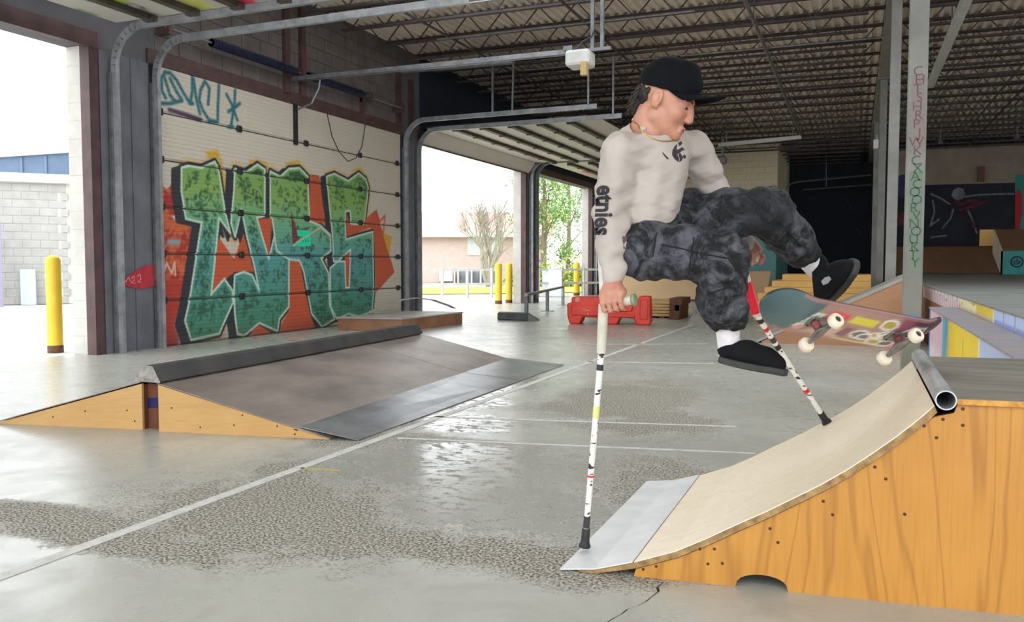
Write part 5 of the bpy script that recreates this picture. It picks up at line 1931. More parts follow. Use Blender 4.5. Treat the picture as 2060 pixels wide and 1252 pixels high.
def stick(name, pts2, tris, org, ux, uy, view, bvh, m, parent, lift=0.002):
    """thin print laid on a surface: points of a plane are dropped along view onto the mesh"""
    ux, uy, view = V(ux), V(uy), V(view).normalized()
    vs = []
    for a, b in pts2:
        p = V(org) + ux * a + uy * b
        hit = bvh.ray_cast(p - view * 0.5, view)
        q = hit[0] if hit[0] is not None and (hit[0] - p).length < 0.2 else p
        vs.append(q - view * lift)
    return mesh_obj(name, vs, tris, m, parent)


# ---- pose: joints as (across, away, up)
N0 = J(1306, 262, 3.06)
RS, LS = J(1248, 300, 3.0), J(1392, 292, 3.2)
RE, LE = J(1229, 432, 3.02), J(1438, 385, 3.27)
RW, LW = J(1233, 570, 2.985), J(1497, 488, 3.33)
CH, BE, PE = J(1320, 335, 3.09), J(1308, 420, 3.1), J(1322, 480, 3.12)
RH, LH = J(1302, 502, 3.03), J(1385, 452, 3.2)
RK, LK = J(1453, 520, 2.9), J(1545, 425, 3.08)
RA, LA = J(1466, 690, 3.08), J(1634, 532, 3.3)
# head frame
psi, pit = math.radians(21), math.radians(22)
hf = np.array([math.cos(psi) * math.cos(pit), -math.sin(psi) * math.cos(pit), -math.sin(pit)])
hl = np.array([math.sin(psi), math.cos(psi), 0.0])
hl = hl + np.array([0, 0, 0.06])
hl -= hf * (hl @ hf)
hl /= np.linalg.norm(hl)
hu = np.cross(hf, hl)
HA = (hf, hl, hu)
HC = J(1322, 198, 2.94) - (hf * -0.012 + hl * -0.078 + hu * -0.004)


def hd(x, y, z):
    return HC + hf * x + hl * y + hu * z


GX = (RIGHT, FH, ZUP)
lo_, hi_ = np.array([J(1180, 100, 3.0)[0] - 0.02, 2.66, 0.3]), np.array([J(1740, 100, 3.1)[0] + 0.04, 3.5, 1.95])

# handles of the crutches
HR0, HR1 = J(1214, 612, 2.985), J(1266, 605, 2.94)
HL0, HL1 = J(1486, 508, 3.36), J(1530, 522, 3.33)


def hand(F, h0, h1, wrist, toward, r=0.017, along=(0.012, 0.085), flip=1):
    """a fist closed round a bar: four curled fingers, the palm above and behind, the thumb wrapped underneath from the near side of the palm"""
    ax = h1 - h0
    L = np.linalg.norm(ax)
    ax = ax / L
    d = toward - ax * (toward @ ax)
    d /= np.linalg.norm(d)
    u = np.cross(ax, d)
    if u[2] < 0:
        u = -u
    f0, f1 = along
    base = [h0 + ax * (f0 + (f1 - f0) * t) for t in (0.0, 0.33, 0.66, 1.0)]
    ln = [0.8, 0.95, 1.0, 0.92] if flip > 0 else [0.92, 1.0, 0.95, 0.8]
    mid = h0 + ax * (f0 + f1) / 2
    for i, b in enumerate(base):
        kn = b + u * 0.030 + d * 0.010
        p1 = b + d * (r + 0.012) * 1.0 + u * (0.008)
        p2 = b + d * (r + 0.008) - u * 0.020 * ln[i]
        p3 = b + d * 0.002 - u * (r + 0.011)
        F.chain([kn, p1, p2, p3], [0.0105, 0.0098, 0.0088, 0.0078], 0.004)
        F.cap(kn, wrist * 0.45 + mid * 0.55 + u * 0.03 + (b - mid) * 0.6, 0.0115, 0.014, 0.012)
    palm = mid + u * 0.034 - d * 0.008
    F.cap(base[0] + u * 0.032 - d * 0.006, base[3] + u * 0.032 - d * 0.006, 0.017, 0.017, 0.015)
    F.cap(palm, wrist, 0.027, 0.024, 0.03)
    th = base[3] if flip > 0 else base[0]
    s = 1 if flip > 0 else -1
    F.chain([palm + ax * s * 0.03 - d * 0.008, th + ax * s * 0.012 - d * 0.020 + u * 0.012, th + ax * s * 0.004 - d * 0.020 - u * 0.014, th - ax * s * 0.012 - d * 0.002 - u * 0.027], [0.014, 0.011, 0.0098, 0.008], 0.006)


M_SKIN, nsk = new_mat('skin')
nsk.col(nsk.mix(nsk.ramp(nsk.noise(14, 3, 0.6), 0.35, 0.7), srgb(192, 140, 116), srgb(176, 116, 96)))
nsk.rough(0.5)
nsk.bsdf.inputs['Subsurface Weight'].default_value = 0.12
nsk.bsdf.inputs['Subsurface Radius'].default_value = (0.012, 0.005, 0.003)
nsk.bsdf.inputs['Subsurface Scale'].default_value = 0.6

B = Field(lo_, hi_, 0.0042)
# trunk, arms, legs under the clothes
B.cap(CH + [0, 0, 0.02], PE, 0.088, 0.082, 0.03)
B.cap(CH + [0, 0, 0.05], RS + [0.02, 0, -0.02], 0.065, 0.045, 0.03)
B.cap(CH + [0, 0, 0.05], LS + [-0.02, 0, -0.02], 0.065, 0.045, 0.03)
B.chain([RS, RE, RW], [0.044, 0.036, 0.025], 0.02)
B.chain([LS, LE, LW], [0.044, 0.036, 0.025], 0.02)
B.chain([RH, RK, RA], [0.07, 0.05, 0.032], 0.03)
B.chain([LH, LK, LA], [0.07, 0.05, 0.032], 0.03)
# neck
NB = hd(-0.035, 0, -0.055)
B.chain([N0 - [0, 0, 0.02], N0 + (NB - N0) * 0.45, NB], [0.060, 0.051, 0.048], 0.02)
B.ell(N0 + (NB - N0) * 0.12 + np.array([0.004, -0.006, -0.012]), HA, (0.070, 0.070, 0.066), 0.015)
B.cap(hd(-0.045, 0.0, -0.05), N0 + [-0.02, 0.01, 0.0], 0.040, 0.044, 0.02)
for sd in (-1, 1):
    B.cap(hd(-0.02, 0.052 * sd, -0.05), N0 + np.array([0.045, -0.03, -0.02]), 0.012, 0.010, 0.012)
# skull and face
B.ell(hd(-0.012, 0, 0.042), HA, (0.098, 0.076, 0.088), 0.02)
B.ell(hd(0.028, 0, -0.02), HA, (0.070, 0.062, 0.085), 0.03)
B.cap(hd(0.066, 0, -0.098), hd(0.03, 0, -0.075), 0.022, 0.045, 0.02)
for sd in (-1, 1):
    B.cap(hd(0.064, 0.012 * sd, -0.098), hd(0.0, 0.052 * sd, -0.062), 0.018, 0.02, 0.025)
    B.ell(hd(0.058, 0.038 * sd, -0.028), HA, (0.028, 0.024, 0.024), 0.02)
    B.cap(hd(0.088, 0.012 * sd, 0.024), hd(0.072, 0.045 * sd, 0.022), 0.010, 0.009, 0.014)
    B.ell(hd(0.098, 0.032 * sd, 0.002), HA, (0.018, 0.016, 0.011), 0.012, 'sub')
    B.ell(hd(0.076, 0.032 * sd, 0.001), HA, (0.0125, 0.0135, 0.0125), 0.004)
    B.ell(hd(0.104, 0.0125 * sd, -0.042), HA, (0.010, 0.008, 0.008), 0.006)
    # ear: rim, hollow, lobe
    ea = (np.array(hf) * 0.94 - hl * sd * -0.34, hl * 0.94 + hf * sd * -0.34, hu)
    ec = hd(-0.014, 0.076 * sd, -0.002)
    B.ell(ec, ea, (0.0215, 0.0095, 0.035), 0.004)
    B.ell(ec + hl * sd * 0.007 + hf * 0.001 + hu * 0.003, ea, (0.011, 0.007, 0.019), 0.004, 'sub')
    B.ell(hd(-0.006, 0.074 * sd, -0.03), HA, (0.008, 0.007, 0.010), 0.005)
B.chain([hd(0.090, 0, 0.014), hd(0.101, 0, -0.012), hd(0.109, 0, -0.036)], [0.0085, 0.0095, 0.011], 0.014)
B.ell(hd(0.094, 0, -0.0695), HA, (0.010, 0.022, 0.0065), 0.008)
B.ell(hd(0.0915, 0, -0.0815), HA, (0.0095, 0.019, 0.0075), 0.008)
B.ell(hd(0.1045, 0, -0.0752), HA, (0.009, 0.024, 0.0016), 0.004, 'sub')
B.ell(hd(0.079, 0, -0.104), HA, (0.017, 0.02, 0.015), 0.014)
hand(B, HR0, HR1, RW, np.array([0.12, -1.0, -0.05]), flip=-1, along=(0.008, 0.074))
hand(B, HL0, HL1, LW, np.array([0.1, -1.0, -0.05]), flip=1, along=(0.006, 0.066))
pw = to_world(np.array([[PE[0], PE[1], 0.0]]))[0]
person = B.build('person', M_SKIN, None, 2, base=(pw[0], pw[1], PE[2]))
tag(person, 'skater in a pale long sleeved shirt and dark jeans, swinging on two crutches', 'person')

# ---- clothes
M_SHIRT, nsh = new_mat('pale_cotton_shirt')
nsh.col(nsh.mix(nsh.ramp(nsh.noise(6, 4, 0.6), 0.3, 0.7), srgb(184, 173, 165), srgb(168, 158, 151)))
nsh.rough(0.85)
nsh.bump(nsh.noise(420, 2), 0.12, 0.002)
S = Field(lo_, hi_, 0.005)
S.cap(CH + [-0.004, 0, 0.0], BE + [-0.012, 0, 0.01], 0.122, 0.114, 0.03)
S.cap(BE + [-0.012, 0, 0.0], PE + [-0.03, 0, -0.02], 0.114, 0.112, 0.03)
S.cap(CH + [0, 0, 0.06], RS + [0.012, 0.0, -0.012], 0.085, 0.06, 0.04)
S.cap(CH + [0, 0, 0.06], LS + [-0.012, 0, -0.012], 0.085, 0.06, 0.04)
S.cap(N0 - [0, 0, 0.045], N0 + [-0.008, 0.0, -0.014], 0.085, 0.068, 0.03)
# back line of the hunched shoulders
S.cap(J(1262, 300, 3.08), J(1272, 440, 3.14), 0.07, 0.07, 0.04)
S.cut((J(1352, 449, 3.0) + J(1255, 490, 3.0)) / 2, np.array([0.33, -0.12, -1.0]))
NC = N0 + (NB - N0) * 0.12 + np.array([0.008, -0.012, 0.0])
S.cap(NC, NB + [0, 0, 0.03], 0.075, 0.086, 0.004, 'sub')
S.chain([RS + [-0.006, 0, -0.008], (RS + RE) / 2, RE, (RE + RW) / 2 + [0.0, 0, 0], RW + [0, 0, 0.014]], [0.066, 0.063, 0.058, 0.050, 0.038], 0.03)
S.chain([LS + [0.004, 0, -0.012], (LS + LE) / 2, LE, LW], [0.064, 0.058, 0.054, 0.04], 0.03)
# gathers at the elbow and cuff of the near sleeve
for t, rr in ((0.0, 0.063), (0.2, 0.060), (0.42, 0.057), (0.7, 0.048)):
    c = RE + (RW - RE) * t
    S.cap(c + [-0.02, -0.01, 0.012], c + [0.02, -0.01, -0.012], rr - 0.016, rr - 0.014, 0.012)
S.folds(0.0044, 0.075, 7, 3, (1.0, 1.0, 1.7))
S.folds(0.0012, 0.032, 5, 4)
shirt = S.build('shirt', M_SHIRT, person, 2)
# collar rib
M_JEANS, nj = new_mat('acid_washed_black_denim')
wv = nj.noise(9.0, 5, 0.7, None, 1.4)
wv2 = nj.noise(24, 4, 0.7)
cj = nj.mix(nj.ramp(wv, 0.47, 0.62), srgb(7, 8, 11), srgb(78, 79, 88))
cj = nj.mix(nj.ramp(wv2, 0.5, 0.75, 0, 0.55), cj, srgb(98, 98, 106))
cj = nj.mix(nj.ramp(nj.noise(3.0, 3), 0.45, 0.62, 0, 0.75), cj, srgb(9, 10, 14))
nj.col(cj)
nj.rough(0.85)
nj.bump(nj.noise(300, 2), 0.15, 0.002)
T = Field(lo_, hi_, 0.005)
T.cap(PE + [-0.01, 0, 0.03], PE + [-0.01, 0, -0.04], 0.102, 0.106, 0.03)
T.cap(RH + [-0.015, 0.02, 0.0], J(1300, 508, 3.1), 0.1, 0.095, 0.04)
T.chain([RH, (RH + RK) / 2 + [0, 0, 0.004], RK + [0.004, 0, 0.0]], [0.104, 0.092, 0.086], 0.03)
T.chain([RK + [0.002, 0, 0.0], (RK + RA) * 0.5 + [-0.012, 0, 0.0], RK * 0.33 + RA * 0.67 + [0.004, 0, 0]], [0.084, 0.085, 0.070], 0.025)
T.chain([LH, (LH + LK) / 2 + [0, 0, 0.012], LK], [0.1, 0.092, 0.084], 0.03)
T.chain([LK, (LK + LA) / 2, LK * 0.22 + LA * 0.78], [0.084, 0.078, 0.062], 0.025)
T.cap(PE + [0.02, 0.0, 0.02], LH, 0.1, 0.1, 0.03)
T.cap(J(1386, 420, 3.2), J(1400, 440, 3.22), 0.075, 0.08, 0.03)
T.folds(0.0055, 0.085, 7, 8)
T.folds(0.002, 0.035, 5, 9)
hr, hl2 = RK * 0.33 + RA * 0.67, LK * 0.22 + LA * 0.78
dr, dl = (RA - RK) / np.linalg.norm(RA - RK), (LA - LK) / np.linalg.norm(LA - LK)
T.cap(hr + dr * 0.09, hr + dr * 0.045, 0.060, 0.058, 0.006, 'sub')
T.cap(hl2 + dl * 0.08, hl2 + dl * 0.03, 0.052, 0.05, 0.006, 'sub')
jeans = T.build('trousers', M_JEANS, person, 2)
M_SOCK = mat('white_sock', srgb(236, 230, 236), srgb(222, 216, 222), 30, 0.9)
for a_, b_ in ((RK * 0.36 + RA * 0.64, RA + dr * 0.045), (LK * 0.35 + LA * 0.65, LA + dl * 0.03)):
    K = Field(np.minimum(a_, b_) - 0.07, np.maximum(a_, b_) + 0.07, 0.005)
    K.cap(a_, b_, 0.043, 0.040, 0.01)
    K.folds(0.001, 0.02, 4, 2)
    K.build('sock', M_SOCK, person, 2)


def shoe(heel, toe, upv, name_seed, ank):
    """upper and sole in the foot's own frame: x to the toe, z up from the sole"""
    x = toe - heel
    L = np.linalg.norm(x)
    x = x / L
    z = upv - x * (upv @ x)
    z /= np.linalg.norm(z)
    y = np.cross(z, x)

    def f(a, b, c):
        return heel + x * a * L + y * b + z * c
    c = f(0.5, 0, 0.04)
    R = L * 0.62
    U = Field(c - R, c + R, 0.004)
    U.chain([f(0.14, 0, 0.045), f(0.42, 0.002, 0.05), f(0.70, 0.004, 0.040), f(0.88, 0.0, 0.034)], [0.037, 0.040, 0.042, 0.033], 0.03)
    U.cap(f(0.12, 0, 0.05), ank, 0.037, 0.043, 0.02)
    U.cap(f(0.40, 0, 0.055), ank + x * 0.03, 0.034, 0.032, 0.02)
    U.cut(f(0, 0, 0.012), -z)
    U.cut(f(0.1, 0, 0.066), z - x * 0.66)
    U.cap(ank - z * 0.002 + z * 0.01, ank + z * 0.06, 0.036, 0.038, 0.006, 'sub')
    up = U.build('shoe', M_SHOE, person, 1)
    W = Field(c - R, c + R, 0.004)

    def sole(X, Y, Z):
        px, py, pz = X - heel[0], Y - heel[1], Z - heel[2]
        a = px * x[0] + py * x[1] + pz * x[2]
        b = px * y[0] + py * y[1] + pz * y[2]
        h = px * z[0] + py * z[1] + pz * z[2]
        t = np.clip((a - 0.14 * L) / (0.74 * L), 0, 1)
        w = 0.036 + 0.010 * np.sin(t * math.pi * 0.9) + 0.004 * t
        d2 = np.sqrt((a - (0.14 * L + t * 0.74 * L)) ** 2 + b ** 2) - w
        return np.maximum(d2, np.abs(h - 0.006 - 0.008 * t * t) - 0.0125)
    W.fn(c - R, c + R, sole)
    so = W.build('sole', M_SOLE, person, 1)
    so.parent = up
    so.location = (0, 0, 0)
    return f, up, so


M_SHOE = mat('black_suede_shoe', srgb(7, 7, 11), srgb(13, 13, 17), 12, 0.85, spec=0.25)
M_SOLE = mat('grey_sole', srgb(58, 58, 54), srgb(36, 36, 34), 7, 0.7)
fr, ur, sr = shoe(J(1447, 726, 3.09), J(1574, 757, 2.98), np.array([0.30, -0.10, 1.0]), 1, RA + dr * 0.025)
fl_, ul, sl_ = shoe(J(1661, 606, 3.34), J(1727, 536, 3.17), np.array([-0.9, -0.35, 0.5]), 2, LA + dl * 0.02)
# ---- cap and hair
M_CAP = mat('black_cap_cloth', srgb(9, 11, 17), srgb(6, 7, 11), 14, 0.9, spec=0.2)
C = Field(lo_, hi_, 0.004)
C.ell(hd(-0.010, 0, 0.05), HA, (0.109, 0.088, 0.104), 0.01)
C.cap(hd(0.056, 0, 0.085), hd(0.048, 0, 0.118), 0.047, 0.034, 0.03)
C.cut(hd(0, 0, 0.032), -hu + hf * 0.08)
C.ell(hd(-0.012, 0, 0.03), HA, (0.098, 0.078, 0.075), 0.004, 'sub')
C.folds(0.001, 0.05, 4, 6)
cap = C.build('cap', M_CAP, person, 2)
vs, fs = [], []
na, nr = 25, 7
for side in (0, 1):
    for i in range(na):
        an = math.radians(-72 + 144 * i / (na - 1))
        for j in range(nr):
            t = j / (nr - 1)
            rr = 1 + 0.0 * t
            ex = 0.098 * math.cos(an) * (1 + 0.02) + 0.112 * t * (math.cos(an) ** 0.6 if math.cos(an) > 0 else 0) - 0.014
            ey = 0.083 * math.sin(an) * (1 - 0.10 * t)
            ez = 0.040 + 0.042 * t * math.cos(an) - 0.030 * (ey / 0.08) ** 2 * (0.3 + t) - 0.004 * side + 0.006 * (1 - t)
            vs.append(hd(ex, ey, ez))
n1 = na * nr
for i in range(na - 1):
    for j in range(nr - 1):
        a = i * nr + j
        fs.append((a, a + 1, a + nr + 1, a + nr))
        fs.append((n1 + a, n1 + a + nr, n1 + a + nr + 1, n1 + a + 1))
edge = [i * nr + nr - 1 for i in range(na)]
for p, q in zip(edge, edge[1:]):
    fs.append((p, n1 + p, n1 + q, q))
edge = [j for j in range(nr)]
for p, q in zip(edge, edge[1:]):
    fs.append((p, n1 + p, n1 + q, q))
    pp, qq = p + (na - 1) * nr, q + (na - 1) * nr
    fs.append((pp, qq, n1 + qq, n1 + pp))
br_ = mesh_obj('brim', to_world(np.array(vs)), fs, M_CAP, person, smooth=True)
br_.parent = cap
bt = MB().tube([V(to_world(np.array([hd(-0.010, 0, 0.153)]))[0]), V(to_world(np.array([hd(-0.010, 0, 0.159)]))[0])], 0.008, 10).build('button', M_CAP, person)
bt.parent = cap
M_HAIR = mat('dark_hair', srgb(26, 22, 20), srgb(44, 38, 32), 40, 0.7)
HRF = Field(lo_, hi_, 0.0045)
HRF.ell(hd(-0.022, 0, 0.012), HA, (0.089, 0.0745, 0.062), 0.01)
HRF.chain([hd(-0.088, -0.02, 0.0), hd(-0.095, -0.02, -0.035), hd(-0.088, -0.02, -0.07)], [0.023, 0.019, 0.010], 0.015)
HRF.chain([hd(-0.088, 0.02, 0.0), hd(-0.095, 0.02, -0.035), hd(-0.088, 0.02, -0.066)], [0.023, 0.019, 0.010], 0.015)
HRF.cut(hd(-0.052, 0, 0), hf + hu * -0.1)
HRF.folds(0.003, 0.02, 6, 12)
hair = HRF.build('hair', M_HAIR, person, 1)
rgh = random.Random(5)
wm_ = MB()
for k in range(46):
    y = rgh.uniform(-0.06, 0.06)
    z0 = rgh.uniform(-0.04, 0.02)
    a = hd(-0.085 - 0.012 * (1 - (y / 0.07) ** 2), y, z0)
    b = hd(-0.103 + rgh.uniform(-0.008, 0.006), y * 1.05, z0 - 0.03)
    c = hd(-0.098 + rgh.uniform(-0.02, 0.012), y * 1.1 + rgh.uniform(-0.01, 0.01), z0 - 0.055 + rgh.uniform(-0.01, 0.01))
    wm_.tube([V(to_world(np.array([q]))[0]) for q in (a, b, c)], [0.003, 0.0022, 0.0006], 4)
wisp = wm_.build('nape_wisps', M_HAIR, person)
wisp.parent = hair
wisp['kind'] = 'stuff'


def W3(q):
    return V(to_world(np.array([q]))[0])


bv = bvh_of(person)


def snap(q, lift=0.001):
    r = bv.find_nearest(W3(q))
    return r[0] + r[1] * lift


M_LASH = mat('dark_lash', srgb(40, 26, 20), rough=0.6)
M_BROW = mat('brown_eyebrow', srgb(84, 56, 42), srgb(66, 44, 34), 60, 0.8)
M_LIP = mat('lip', srgb(186, 112, 104), srgb(176, 100, 94), 40, 0.5)
M_EYE = mat('shaded_eye', srgb(70, 52, 44), srgb(54, 40, 34), 90, 0.45)  # whole eyeball coloured dark to stand in for the socket's shade
for sd in (-1, 1):
    MB().tube([snap(hd(0.094, 0.015 * sd, 0.021), 0.002), snap(hd(0.092, 0.028 * sd, 0.026), 0.0025), snap(hd(0.078, 0.046 * sd, 0.021), 0.002)], [0.0042, 0.005, 0.0026], 6).build('eyebrow', M_BROW, person, smooth=True)
    MB().lathe(W3(hd(0.0795, 0.032 * sd, -0.001)), V(to_world(np.array([hf]))[0]), [(0.0004, -0.011), (0.007, -0.008), (0.0098, 0.0), (0.007, 0.0068), (0.0035, 0.009), (0.0004, 0.0098)], 14).build('eye', M_EYE, person, smooth=True)
    MB().tube([snap(hd(0.092, 0.021 * sd, -0.003), 0.001), snap(hd(0.094, 0.032 * sd, -0.001), 0.0015), snap(hd(0.086, 0.044 * sd, -0.004), 0.001)], [0.0012, 0.0019, 0.0012], 5).build('eyelash', M_LASH, person, smooth=True)
mth = [snap(hd(0.1, y, -0.0755 - 0.003 * (abs(y) / 0.02)), 0.0004) for y in (-0.023, -0.015, -0.007, 0, 0.007, 0.015, 0.023)]
MB().tube(mth, [0.0006, 0.0015, 0.0018, 0.0018, 0.0018, 0.0015, 0.0006], 5).build('mouth_line', mat('mouth_dark', srgb(110, 56, 52), rough=0.6), person, smooth=True)
for z, rr in ((-0.0705, 0.0034), (-0.0815, 0.004)):
    MB().tube([snap(hd(0.1, y, z - 0.002 * (abs(y) / 0.02)), -0.0012) for y in (-0.02, -0.012, -0.004, 0.004, 0.012, 0.02)], [0.0008, rr * 0.8, rr, rr, rr * 0.8, 0.0008], 6).build('lip', M_LIP, person, smooth=True)
# gold chain round the neck
nk = []
ax_n = (NB - N0) / np.linalg.norm(NB - N0)
bvb = bvh_of(person, shirt)
e1 = np.array([1.0, 0, 0]) - ax_n * ax_n[0]
e1 /= np.linalg.norm(e1)
e2 = np.cross(ax_n, e1)
for k in range(40):
    an = 2 * math.pi * k / 40
    dirv = e1 * math.cos(an) + e2 * math.sin(an)
    front = max(0.0, dirv @ np.array([0.6, -0.8, 0]))
    c = N0 + ax_n * (0.034 - 0.05 * front)
    o = W3(c + dirv * 0.3)
    h = bvb.ray_cast(o, -V(to_world(np.array([dirv]))[0]))
    nk.append(h[0] - (-V(to_world(np.array([dirv]))[0])) * 0.0012 if h[0] is not None else W3(c + dirv * 0.06))
MB().tube(nk, 0.0022, 5, closed=True).build('neck_chain', mat('gold_chain', srgb(206, 160, 84), rough=0.3, metal=0.9), person, smooth=True)

# prints on the shirt
bsh = bvh_of(shirt)
M_PRINT = mat('dark_shirt_print', srgb(44, 40, 44), rough=0.8)


def refine(pts, faces, maxlen):
    bm = bmesh.new()
    vv = [bm.verts.new((p[0], p[1], 0)) for p in pts]
    for f in faces:
        try:
            bm.faces.new([vv[i] for i in f])
        except ValueError:
            pass
    bmesh.ops.triangulate(bm, faces=bm.faces[:])
    for _ in range(4):
        es = [e for e in bm.edges if e.calc_length() > maxlen]
        if not es:
            break
        bmesh.ops.subdivide_edges(bm, edges=es, cuts=1)
        bmesh.ops.triangulate(bm, faces=bm.faces[:])
    bm.verts.index_update()
    out = [(v.co.x, v.co.y) for v in bm.verts], [tuple(v.index for v in f.verts) for f in bm.faces]
    bm.free()
    return out


def pixel_poly(pts, name, par, bvh, m, step=0.004, dep=3.0, lift=0.0018):
    """a flat print given by its corners on the cloth"""
    c = gd(sum(p[0] for p in pts) / len(pts), sum(p[1] for p in pts) / len(pts), dep)
    k = dep / FPX
    cx, cy = sum(p[0] for p in pts) / len(pts), sum(p[1] for p in pts) / len(pts)
    loc_ = [((x - cx) * k, -(y - cy) * k) for x, y in pts]
    P, Tq = refine(loc_, [tuple(range(len(loc_)))], 0.012)
    view = (c - EYE).normalized()
    return stick(name, P, Tq, c, RIGHT, UP, view, bvh, m, par, lift)


def em(pts):
    return [(1160 + a / 3.131, 80 + b / 3.131) for a, b in pts]


for pl in ([(640, 648), (660, 638), (666, 656), (646, 672)], [(604, 696), (620, 668), (634, 656), (630, 686), (640, 700), (636, 726), (646, 748), (640, 770), (618, 752), (602, 726)],
           [(634, 696), (664, 676), (684, 694), (664, 700), (642, 720), (636, 712)], [(642, 724), (652, 712), (672, 742), (660, 764), (646, 770), (650, 750)], [(668, 734), (680, 722), (692, 738), (680, 752)]):
    pixel_poly(em(pl), 'chest_emblem', shirt, bsh, M_PRINT)
pixel_poly(em([(538, 706), (550, 716), (580, 748), (576, 756), (560, 742), (545, 722)]), 'chest_mark', shirt, bsh, M_PRINT)
# sleeve lettering reads down the arm
ue = (RE - RS) / np.linalg.norm(RE - RS)
org = J(1202, 372, 2.93)
pts, tris = text_poly('etnies', 0.088, 0.0028)
wmax = max(p[0] for p in pts)
mv = -(J(1246, 450, 3.0) - J(1246, 450, 2.0))
o3 = W3(org)
vw = (gd(1222, 430, 3.0) - EYE).normalized()
down, acr = V(to_world(np.array([np.array([-0.06, 0, -1.0])]))[0]).normalized(), RIGHT
spts = []
stris = []
# cut the letters finely enough to follow the sleeve
pts, tris = refine([(p[0] / wmax * 0.175, p[1]) for p in pts], tris, 0.008)
stick('sleeve_lettering', pts, tris, o3, down, acr, vw, bsh, M_PRINT, shirt, 0.002)
# seams of the jeans
bje = bvh_of(jeans)
M_SEAM = mat('dark_seam', srgb(20, 20, 26), rough=0.9)
for sm in ([(1396, 478), (1394, 500), (1388, 530), (1386, 556)], [(1330, 492), (1370, 500), (1420, 512), (1465, 520), (1498, 560), (1510, 620), (1512, 660)], [(1452, 392), (1448, 420), (1447, 450)], [(1500, 392), (1540, 420), (1590, 470), (1615, 500)], [(1320, 470), (1316, 500), (1312, 520)], [(1428, 590), (1460, 580), (1490, 560)]):
    L_ = []
    for p, q in zip(sm, sm[1:]):
        for t in np.linspace(0, 1, 7)[:-1]:
            L_.append((p[0] + (q[0] - p[0]) * t, p[1] + (q[1] - p[1]) * t))
    W_ = []
    for x, y in L_:
        d = ray(x, y).normalized()
        h = bje.ray_cast(EYE, d)
        if h[0] is not None:
            W_.append(h[0] + h[1] * 0.0005)
    if len(W_) > 2 and max((a - b).length for a, b in zip(W_, W_[1:])) < 0.08:
        s_ = MB().tube(W_, 0.0028, 5).build('seam', M_SEAM, person, smooth=True)
        s_.parent = jeans
# oval mark on the far shoe
pixel_poly([(1652, 566), (1660, 558), (1668, 556), (1672, 562), (1666, 570), (1656, 574)], 'oval_mark', ul, bvh_of(ul), mat('grey_mark', srgb(150, 150, 150), rough=0.6), 0.004, 3.3)
# ================================================================== CRUTCHES AND SKATEBOARD
M_WRAP, nw = new_mat('white_taped_shaft_with_marks')
nz_ = nw.xyz()[2]
v1 = nw.noise(26, 2, 0.5, nw.scaled(nw.pos, 1, 1, 2.2))
c_ = nw.mix(nw.ramp(v1, 0.60, 0.64), srgb(226, 224, 218), srgb(44, 42, 44))
c_ = nw.mix(nw.ramp(nw.noise(17, 2, 0.5, nw.scaled(nw.pos, 1, 1, 1.6, loc=(3, 1, 2))), 0.68, 0.7), c_, srgb(206, 40, 44))
nw.col(c_)
nw.rough(0.45)
M_GRIPPAD = mat('pale_grip', srgb(206, 202, 184), srgb(186, 182, 166), 9, 0.6)
M_GREENEND = mat('grey_green_plug', srgb(134, 150, 118), srgb(120, 136, 108), 9, 0.55)
M_REDTAPE = mat('red_tape', srgb(222, 20, 50), srgb(206, 16, 44), 9, 0.4)
M_REDTAPE2 = mat('pale_red_tape', srgb(196, 110, 116), srgb(176, 90, 98), 9, 0.5)


def crutch(tip, low, bend, top, h0, h1, label, bands, tipv):
    t = thing('forearm_crutch', tip, label, 'crutch', 'pair of forearm crutches')
    ax = (low - tip).normalized()
    MB().lathe(tip, ax, [(0.021, 0.0), (0.022, 0.006), (0.017, 0.016), (0.0155, 0.03), (0.015, 0.066), (0.0125, 0.07)], 16).build('rubber_tip', M_BLACK, t, smooth=True)
    MB().tube([tip + ax * 0.06, tip + (low - tip) * 0.5, low], [0.0108, 0.0112, 0.0118], 14).build('lower_shaft', M_WRAP, t, smooth=True)
    for f0, f1, m, r in bands:
        a, b = tip + (low - tip) * f0, tip + (low - tip) * f1
        MB().tube([a, b], r, 14).build('tape_band', m, t, smooth=True)
    MB().tube([low - ax * 0.01, low + (bend - low) * 0.5, bend], [0.0165, 0.018, 0.0175], 14).build('upper_sleeve', M_GRIPPAD, t, smooth=True)
    MB().tube([bend, bend + (top - bend) * 0.5, top], [0.013, 0.012, 0.011], 12).build('forearm_bar', M_GRIPPAD, t, smooth=True)
    # open cuff that holds the forearm
    d = (top - bend).normalized()
    return t, d


tipR, tipL = gz(1176, 1101, 0.024), None
lowR, bendR = W3(J(1210, 705, 3.0)), W3(J(1214, 612, 2.985))
topR = W3(J(1206, 470, 2.99))
cr1, dR = crutch(tipR, lowR, bendR, topR, None, None, 'white taped forearm crutch standing on the steel foot of the quarter pipe',
                 [(0.66, 0.72, mat('yellow_tape', srgb(214, 208, 130), rough=0.5), 0.0124), (0.90, 0.93, M_DARK_STEEL, 0.0122), (0.36, 0.37, M_REDTAPE, 0.0120), (0.1, 0.16, mat('dark_tape', srgb(52, 48, 50), rough=0.6), 0.0118)], None)


def handle(t, h0, h1, m1, m2):
    a, b = W3(h0), W3(h1)
    d = (b - a).normalized()
    MB().tube([a, a + (b - a) * 0.5, b - d * 0.012], [0.0155, 0.017, 0.0165], 14).build('hand_grip', m1, t, smooth=True)
    MB().lathe(b - d * 0.014, d, [(0.014, 0.0), (0.0205, 0.004), (0.0225, 0.010), (0.021, 0.016), (0.012, 0.020)], 18).build('grip_end', m2, t, smooth=True)


handle(cr1, HR0, HR1 + (HR1 - HR0) * 0.22, M_GRIPPAD, M_GREENEND)
